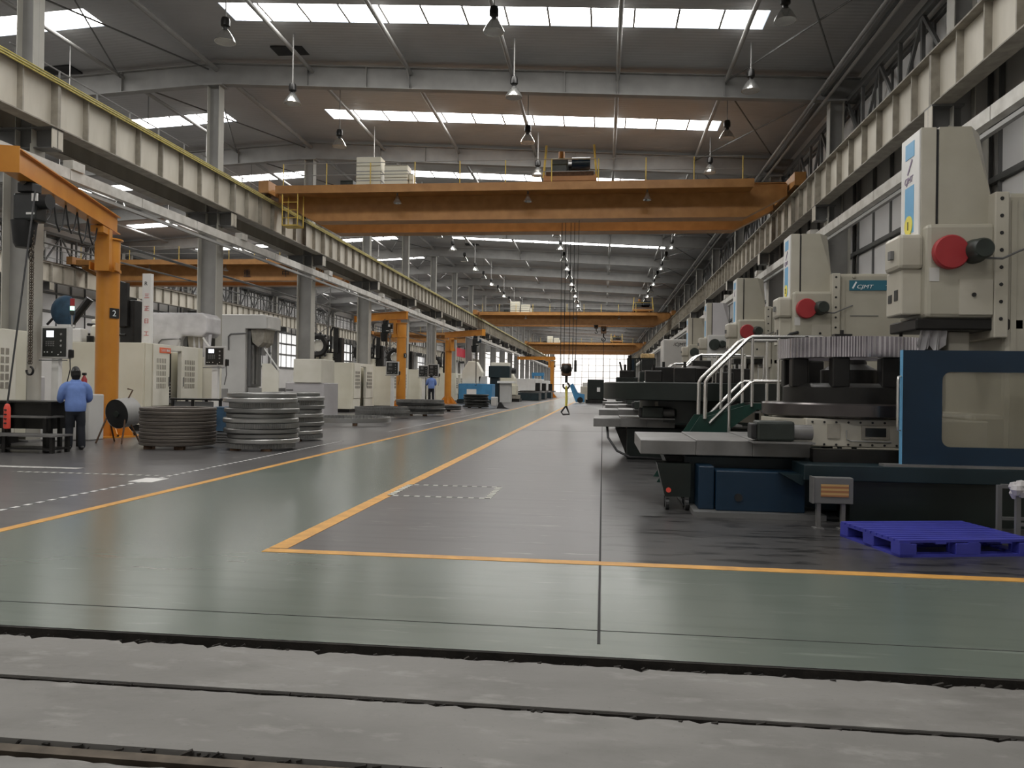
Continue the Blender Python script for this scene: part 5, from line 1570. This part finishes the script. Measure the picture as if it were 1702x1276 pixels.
# ------------------------------------------------------------------ the operator's corner
fan = thing("drum_fan", "grey drum fan tilted on a stand beside the orange column", "fan", (-11.2, 17.35, 0))
ax = Vector((0.22, 0.95, 0.12)).normalized()
c0 = Vector((-11.25, 17.2, 0.68))
MB().cyl(c0, c0 + ax * 0.42, 0.345, 32, caps=False).build("drum", MT["steel"], fan, smooth=True)
MB().cyl(c0 + ax * 0.01, c0 + ax * 0.02, 0.335, 32).build("grille", MT["black"], fan)
MB().cyl(c0 + ax * 0.38, c0 + ax * 0.40, 0.335, 32).build("rear_grille", MT["steel"], fan)
MB().cyl(c0 - ax * 0.02, c0 + ax * 0.03, 0.07, 14).build("hub", MT["motor"], fan)
for sx in (-0.25, 0.22):
    MB().cyl(c0 + Vector((sx, 0, -0.1)), c0 + Vector((sx * 1.35, -0.25, -0.67)), 0.02, 8).build("stand_leg", MT["wood"], fan)
    MB().cyl(c0 + Vector((sx, 0.1, -0.1)), c0 + Vector((sx * 1.35, 0.45, -0.67)), 0.02, 8).build("stand_leg", MT["wood"], fan)
MB().tube([c0 + ax * 0.3 + Vector((0.05, -0.05, 0.3)), c0 + ax * 0.35 + Vector((0.1, 0, 0.52)), c0 + ax * 0.25 + Vector((0.05, 0, 0.56))], 0.018, 8).build("handle", MT["wood"], fan, smooth=True)

pf = thing("operator_platform", "dark steel bench platform with bright edges at the left picture edge", "platform", (-11.9, 15.0, 0))
for (x0, x1, y0, y1, z, m_) in ((-13.1, -11.4, 15.2, 16.2, 1.00, "dark"), (-13.2, -11.32, 14.95, 15.5, 0.70, "plate"), (-13.2, -10.70, 14.35, 14.92, 0.36, "plate"), (-13.2, -10.74, 14.4, 14.9, 0.10, "dark")):
    MB().box(x0, x1, y0, y1, z - 0.035, z).build("deck_plate", MT[m_], pf)
for x, y, z in ((-11.45, 15.25, 1.0), (-12.4, 15.25, 1.0), (-11.38, 15.02, 0.68), (-12.3, 15.02, 0.68), (-10.78, 14.42, 0.34), (-11.8, 14.42, 0.34), (-13.0, 14.42, 0.34), (-11.45, 16.15, 1.0), (-11.38, 15.45, 0.68), (-10.78, 14.86, 0.34)):
    MB().box(x - 0.035, x + 0.035, y - 0.035, y + 0.035, 0, z - 0.02).build("leg", MT["dark"], pf)
MB().box(-12.9, -11.5, 15.3, 16.1, 0.42, 0.96).build("tool_box", MT["dark"], pf)
mb_ = thing("machine_bed", "grey machine bed block with a small white motor behind the platform", "machine part", (-13.0, 16.7, 0))
MB().box(-13.24, -12.30, 17.72, 18.3, 0.0, 1.12).build("bed_block", MT["mgrey"], mb_, bevel=0.03)
MB().cyl((-13.15, 17.8, 1.24), (-12.85, 17.8, 1.24), 0.11, 14).build("motor", MT["white"], mb_, smooth=True)
ex = thing("fire_extinguisher", "small red extinguisher standing on the machine bed behind the pendant", "extinguisher", (-12.60, 17.95, 1.12))
MB().lathe([(0.0, 0.0), (0.06, 0.0), (0.065, 0.02), (0.065, 0.36), (0.03, 0.43), (0.02, 0.47), (0.0, 0.47)], (-12.60, 17.95, 1.122), 14).build("cylinder", MT["red"], ex, smooth=True)
MB().box(-12.64, -12.56, 17.92, 17.98, 1.58, 1.64).build("valve", MT["black"], ex)
tbx = thing("grating_table", "low dark steel table with grey panels behind the dark ring stack", "table", (-10.6, 19.7, 0))
MB().box(-11.15, -9.75, 19.3, 20.1, 0.98, 1.02).build("top", MT["dark"], tbx)
for x in (-11.1, -10.55, -9.8):
    for y in (19.35, 20.05):
        MB().box(x - 0.03, x + 0.03, y - 0.03, y + 0.03, 0, 0.98).build("leg", MT["dark"], tbx)
for x in (-11.07, -10.5):
    MB().box(x, x + 0.5, 19.36, 19.38, 0.35, 0.95).build("side_panel", MT["steel_dk"], tbx)
MB().tube([(-9.8, 19.35, 1.02), (-9.35, 19.35, 1.02), (-9.3, 19.35, 0.98), (-9.3, 19.35, 0.0)], 0.025, 8).build("bracket_rail", MT["dark"], tbx)
bx_ = thing("parts_crate", "dark blue crate with steel bars between the two ring stacks", "crate", (-8.9, 18.6, 0))
MB().box(-9.55, -8.90, 18.2, 18.9, 0.27, 0.85).build("crate", MT["navy"], bx_, bevel=0.01)
for k in range(4):
    MB().box(-9.6, -8.82, 18.0, 18.9, 0.02 + 0.06 * k, 0.06 + 0.06 * k).build("steel_bar", MT["ringbr"], bx_)

# ------------------------------------------------------------------ people
def limb(b, pts, n=14, seg=4, flat0=1.0):
    """a tapering limb through (x, y, z, rx, ry) points with rounded ends, smoothed between the points"""
    P = [Vector(p[:3]) for p in pts]
    R = [(p[3], p[4] if len(p) > 4 else p[3]) for p in pts]
    path, rad = [], []
    for i in range(len(P) - 1):
        p0, p1, p2, p3 = P[max(i - 1, 0)], P[i], P[i + 1], P[min(i + 2, len(P) - 1)]
        for k in range(seg):
            t = k / seg
            q = 0.5 * ((2 * p1) + (p2 - p0) * t + (2 * p0 - 5 * p1 + 4 * p2 - p3) * t * t + (3 * p1 - p0 - 3 * p2 + p3) * t ** 3)
            e = t * t * (3 - 2 * t)
            path.append(q)
            rad.append((R[i][0] * (1 - e) + R[i + 1][0] * e, R[i][1] * (1 - e) + R[i + 1][1] * e))
    path.append(P[-1])
    rad.append(R[-1])
    d0, d1 = (path[1] - path[0]).normalized(), (path[-1] - path[-2]).normalized()
    m0, m1 = min(rad[0]), min(rad[-1])
    head = [(path[0] - d0 * m0 * flat0 * math.cos(a), math.sin(a)) for a in (0.05, 0.5, 1.0)]
    tail = [(path[-1] + d1 * m1 * math.cos(a), math.sin(a)) for a in (1.0, 0.5, 0.05)]
    full = [(q, rad[0][0] * s_, rad[0][1] * s_) for q, s_ in head] + [(q, r_[0], r_[1]) for q, r_ in zip(path, rad)] + [(q, rad[-1][0] * s_, rad[-1][1] * s_) for q, s_ in tail]
    vs, fs = [], []
    for i, (q, ra, rb) in enumerate(full):
        d = (full[min(i + 1, len(full) - 1)][0] - full[max(i - 1, 0)][0]).normalized()
        sx = Vector((1, 0, 0)) - d * d.x
        if sx.length < 0.2:
            sx = Vector((0, 0, 1)) - d * d.z
        sx.normalize()
        sy = d.cross(sx)
        for k in range(n):
            t = 2 * PI * k / n
            vs.append(q + sx * ra * math.cos(t) + sy * rb * math.sin(t))
    for i in range(len(full) - 1):
        for k in range(n):
            fs.append((i * n + k, i * n + (k + 1) % n, (i + 1) * n + (k + 1) % n, (i + 1) * n + k))
    fs.append(tuple(range(n))[::-1])
    fs.append(tuple(len(vs) - n + k for k in range(n)))
    return b.add(vs, fs)


def blend(b, name, m, parent, vox=0.014, it=6):
    """several limbs grown together into one continuous surface"""
    o = b.build(name, m, parent, world=False)
    md = o.modifiers.new("merge", "REMESH")
    md.mode = "VOXEL"
    md.voxel_size = vox
    md.use_smooth_shade = True
    sm = o.modifiers.new("soft", "SMOOTH")
    sm.factor = 0.5
    sm.iterations = it
    return o


def worker(x, y, z, rz, label):
    """standing worker in a blue jacket and dark trousers, hands forward on the controls; faces +y of its own space"""
    r = thing("person", label, "person", (x, y, z), rz, group="workers at the machines")
    jk = MB()
    limb(jk, [(0, 0.0, 0.80, 0.195, 0.150), (0, 0.0, 0.95, 0.205, 0.160), (0, 0.01, 1.10, 0.195, 0.150), (0, 0.02, 1.26, 0.205, 0.145), (0, 0.035, 1.36, 0.165, 0.115), (0, 0.045, 1.42, 0.08, 0.08)], 20, flat0=0.08)
    for sx in (-1, 1):
        limb(jk, [(sx * 0.15, 0.03, 1.345, 0.085), (sx * 0.225, 0.03, 1.28, 0.082), (sx * 0.275, 0.06, 1.10, 0.066), (sx * 0.255, 0.16, 1.03, 0.060), (sx * 0.205, 0.33, 1.06, 0.048)], 12)
    limb(jk, [(-0.05, 0.03, 1.42, 0.06), (0.05, 0.03, 1.42, 0.06)], 12)
    blend(jk, "jacket", MT["shirt"], r)
    tr = MB()
    limb(tr, [(0, 0.0, 0.93, 0.165, 0.125), (0, 0.0, 0.80, 0.165, 0.13)], 18)
    for sx, fy in ((-1, 0.03), (1, -0.05)):
        limb(tr, [(sx * 0.085, 0.0, 0.82, 0.10, 0.115), (sx * 0.10, fy * 0.4 + 0.01, 0.62, 0.092, 0.10), (sx * 0.105, fy * 0.6 + 0.015, 0.45, 0.080, 0.085), (sx * 0.11, fy, 0.22, 0.076, 0.080), (sx * 0.115, fy, 0.08, 0.074, 0.080)], 14)
    blend(tr, "trousers", MT["trousers"], r)
    for sx, fy in ((-1, 0.03), (1, -0.05)):
        sh = MB()
        limb(sh, [(sx * 0.115, fy - 0.07, 0.045, 0.042, 0.043), (sx * 0.118, fy + 0.03, 0.045, 0.046, 0.043), (sx * 0.125, fy + 0.15, 0.034, 0.046, 0.032)], 12)
        sh.v = [(a, b, max(c, 0.0)) for a, b, c in sh.v]
        sh.build("shoe", MT["black"], r, smooth=True, world=False)
    hb = MB()
    limb(hb, [(0, 0.03, 1.38, 0.060, 0.060), (0, 0.05, 1.46, 0.060, 0.064), (0, 0.075, 1.505, 0.070, 0.080), (0, 0.075, 1.56, 0.080, 0.096), (0, 0.065, 1.62, 0.076, 0.090)], 16)
    limb(hb, [(0, 0.150, 1.56, 0.012), (0, 0.170, 1.53, 0.015)], 8)
    for sx in (-1, 1):
        limb(hb, [(sx * 0.076, 0.06, 1.57, 0.010, 0.02), (sx * 0.078, 0.06, 1.535, 0.009, 0.014)], 8)
    ho = blend(hb, "head", MT["skin"], r, 0.008, 3)
    for sx in (-1, 1):
        MB().lathe([(0.0, -0.009), (0.010, 0.0), (0.0, 0.009)], (sx * 0.030, 0.153, 1.575), 8).build("eye", MT["hair"], ho, smooth=True, world=False)
    limb(MB(), [(-0.02, 0.150, 1.495, 0.006), (0.02, 0.150, 1.495, 0.006)], 8).build("mouth", MT["red"], ho, smooth=True, world=False)
    hr = MB()
    limb(hr, [(0, 0.02, 1.50, 0.078, 0.056), (0, 0.028, 1.56, 0.094, 0.088), (0, 0.048, 1.63, 0.096, 0.110), (0, 0.058, 1.675, 0.075, 0.085)], 18)
    blend(hr, "hair", MT["hair"], r, 0.008, 3)
    for sx in (-1, 1):
        px, py, pz = sx * 0.20, 0.36, 1.065
        hn = MB()
        limb(hn, [(px, py - 0.03, pz, 0.028, 0.024), (px - sx * 0.004, py + 0.03, pz, 0.038, 0.019), (px - sx * 0.008, py + 0.075, pz - 0.004, 0.038, 0.015)], 12)
        for dx, ln in ((-0.030, 0.066), (-0.010, 0.076), (0.010, 0.072), (0.030, 0.056)):
            bx = px - sx * 0.008 - sx * dx
            limb(hn, [(bx, py + 0.075, pz - 0.003, 0.0095), (bx - sx * dx * 0.15, py + 0.075 + ln * 0.5, pz - 0.004, 0.0085), (bx - sx * dx * 0.2, py + 0.075 + ln * 0.85, pz - ln * 0.3, 0.008), (bx - sx * dx * 0.2, py + 0.075 + ln * 0.92, pz - ln * 0.6, 0.007)], 8, 2)
        tx = px - sx * 0.034
        limb(hn, [(tx, py + 0.005, pz, 0.013), (tx - sx * 0.028, py + 0.040, pz - 0.010, 0.0105), (tx - sx * 0.032, py + 0.075, pz - 0.020, 0.009)], 8, 2)
        blend(hn, "hand", MT["skin"], r, 0.0045, 1)
    return r


worker(-10.98, 15.38, 0.0, math.radians(46), "worker in blue jacket standing with his back turned, facing the near pendant")
worker(-10.35, 47.0, 0.47, math.radians(20), "far worker in blue jacket at a pendant between the two jib columns")
stp = thing("step_platform", "small dark step platform under the far worker", "platform", (-10.35, 47.1, 0))
MB().box(-10.95, -9.75, 46.5, 47.7, 0.42, 0.468).build("deck", MT["dark"], stp)
for x in (-10.9, -9.8):
    for y in (46.55, 47.65):
        MB().box(x - 0.04, x + 0.04, y - 0.04, y + 0.04, 0, 0.42).build("leg", MT["dark"], stp)

# ------------------------------------------------------------------ farther machines of the left row
bl = thing("horizontal_mill", "bright blue horizontal machine with beige upright beyond the third jib", "machine", (-10.4, 62.0, 0))
MB().box(-11.9, -9.1, 64.5, 66.5, 0.35, 1.65).build("blue_base", MT["bright_blue"], bl, bevel=0.04)
MB().box(-12.0, -9.0, 64.4, 66.6, 0.0, 0.35).build("plinth", MT["teal"], bl)
MB().box(-11.2, -10.4, 64.45, 64.5, 0.7, 1.2).build("notice_board", MT["white"], bl)
MB().prism([(-11.7, 1.65), (-10.2, 1.65), (-10.0, 2.6), (-10.5, 3.5), (-11.2, 3.55), (-11.7, 2.7)], "y", 65.0, 66.2).build("upright", MT["ivory2"], bl, bevel=0.05)
MB().box(-10.3, -9.7, 65.0, 65.9, 1.65, 2.3).build("saddle", MT["mgrey"], bl, bevel=0.03)
MB().box(-10.5, -9.4, 64.42, 64.48, 0.5, 0.55).build("rail_strip", MT["plate"], bl)
tl = thing("milling_machine", "dark blue milling head with round motor on a pale table", "machine", (-9.0, 70.0, 0))
MB().box(-10.2, -8.3, 70.0, 71.5, 2.25, 3.3).build("head", MT["teal"], tl, bevel=0.05)
MB().box(-10.0, -8.4, 70.1, 71.4, 3.3, 3.6).build("head_cover", MT["ivory2"], tl, bevel=0.03)
MB().cyl((-8.2, 70.7, 2.9), (-7.8, 70.7, 2.9), 0.28, 16).build("motor", MT["black"], tl, smooth=True)
MB().box(-10.1, -9.3, 70.3, 71.3, 0.0, 2.25).build("column", MT["teal"], tl, bevel=0.04)
MB().box(-9.4, -7.9, 69.9, 71.6, 1.75, 1.95).build("table", MT["white"], tl, bevel=0.02)
MB().box(-9.2, -8.2, 70.2, 71.2, 0.0, 1.75).build("knee", MT["mgrey"], tl, bevel=0.04)
bg_ = thing("boring_machine", "beige stepped machine standing on dark rails at the aisle", "machine", (-9.0, 76.0, 0))
MB().prism([(-10.0, 1.6), (-8.4, 1.6), (-8.55, 2.3), (-8.9, 2.95), (-9.9, 2.95)], "y", 76.0, 77.6).build("upright", MT["ivory"], bg_, bevel=0.04)
MB().box(-10.15, -8.35, 75.8, 77.8, 0.65, 1.6).build("body", MT["ivory"], bg_, bevel=0.05)
MB().box(-11.4, -8.0, 75.6, 78.0, 0.0, 0.3).build("rail_bed", MT["dark"], bg_)
MB().box(-11.3, -8.1, 75.9, 77.7, 0.3, 0.65).build("carriage", MT["cream_rib"], bg_)
for k, (x, y, w_, h_) in enumerate(((-8.3, 84.0, 2.2, 2.35), (-8.4, 93.0, 2.4, 2.4), (-8.2, 103.0, 2.2, 2.3))):
    wm = thing("white_machine", "%s low white machine with grey table in the far left row" % ORD[k], "machine", (x, y, 0), group="white machines of the far left row")
    MB().box(x - w_ / 2, x + w_ / 2, y, y + 4.0, 1.05, h_).build("housing", MT["white"], wm, bevel=0.04)
    MB().box(x - w_ / 2, x + w_ / 2 + 0.4, y + 0.1, y + 3.8, 0.0, 0.8).build("bed", MT["teal"], wm, bevel=0.03)
    MB().box(x - w_ / 2, x + w_ / 2 + 0.8, y + 0.3, y + 3.4, 0.85, 1.0).build("table", MT["plate"], wm)
    MB().box(x + w_ / 2, x + w_ / 2 + 0.5, y + 0.4, y + 0.8, 1.0, 1.9).build("control_post", MT["dark"], wm)
bl2 = thing("blue_press", "small blue upright machine under the far jib crane", "machine", (-9.4, 116.0, 0))
MB().box(-10.6, -8.6, 116.0, 118.0, 0.0, 1.3).build("base", MT["teal"], bl2, bevel=0.05)
for x in (-10.3, -8.9):
    MB().box(x - 0.15, x + 0.15, 116.6, 117.4, 1.3, 3.6).build("upright", MT["bright_blue"], bl2)
MB().box(-10.5, -8.7, 116.5, 117.5, 3.1, 3.6).build("crosshead", MT["bright_blue"], bl2)
sk = thing("floor_wedge", "small dark wedge block on the floor by the far black ring pile", "wedge", (-6.4, 51.8, 0))
MB().prism([(-6.95, 0.0), (-6.1, 0.0), (-6.45, 0.12), (-6.65, 0.42), (-6.8, 0.42)], "y", 51.6, 52.0).build("wedge", MT["black"], sk)
MB().box(-7.35, -6.95, 51.7, 52.3, 0.15, 0.75).build("grey_pack", MT["mgrey"], sk, bevel=0.04)

# red banner on the left wall and lattice mast in the left bay
bn = MB().box(-14.20, -14.13, 74.2, 80.5, 4.35, 5.2).build("red_banner", MT["banner"])
tag(bn, "red slogan banner hung between the middle columns beyond the third jib", "banner")
for k, (x, y) in enumerate(((-19.8, 53.0), (-18.0, 66.0))):
    lt = thing("lattice_mast", "%s slender grey lattice mast standing in the left bay" % ORD[k], "mast", (x, y, 0))
    for q in range(3):
        t = q * 2 * PI / 3
        MB().cyl((x + 0.5 * math.cos(t), y + 0.5 * math.sin(t), 0), (x + 0.9 * math.cos(t), y + 0.9 * math.sin(t), 8.2), 0.05, 6).build("leg", MT["steel_dk"], lt)
    b = MB()
    for j in range(9):
        z = 0.9 * j
        for q in range(3):
            t, u = q * 2 * PI / 3, (q + 1) * 2 * PI / 3
            ra, rb = 0.5 + 0.4 * z / 8.2, 0.5 + 0.4 * (z + 0.9) / 8.2
            b.cyl((x + ra * math.cos(t), y + ra * math.sin(t), z), (x + rb * math.cos(u), y + rb * math.sin(u), z + 0.9), 0.025, 5)
    b.build("lacing", MT["steel_dk"], lt)["kind"] = "stuff"
for k, (x, y) in enumerate(((-26.0, 30.0), (-25.0, 40.0), (-27.0, 52.0), (-24.0, 62.0), (-26.0, 75.0))):
    bx = thing("machine_tool", "%s grey machine standing deep in the left bay" % ORD[k], "machine", (x, y, 0), group="machines of the left bay")
    MB().box(x - 1.4, x + 1.4, y, y + 2.4, 0, 1.6).build("base", MT["mlilac"], bx, bevel=0.04)
    MB().box(x - 1.2, x - 0.2, y + 0.4, y + 1.9, 1.6, 3.4).build("upright", MT["ivory2"], bx, bevel=0.04)
    MB().box(x - 0.3, x + 0.9, y + 0.6, y + 1.7, 2.5, 3.3).build("head", MT["mgrey"], bx, bevel=0.04)
for k in range(3):
    o = MB().cyl((-13.15 + 0.12 * k, 58.2 + 0.1 * k, 0.0), (-13.15 + 0.12 * k, 58.2 + 0.1 * k, 6.1), 0.045, 8).build("riser_pipe", MT["steel"], smooth=True)
    struct(o, "%s of three thin vertical service pipes beyond the second jib" % ("left", "middle", "right")[k], "pipe", "vertical service pipes")
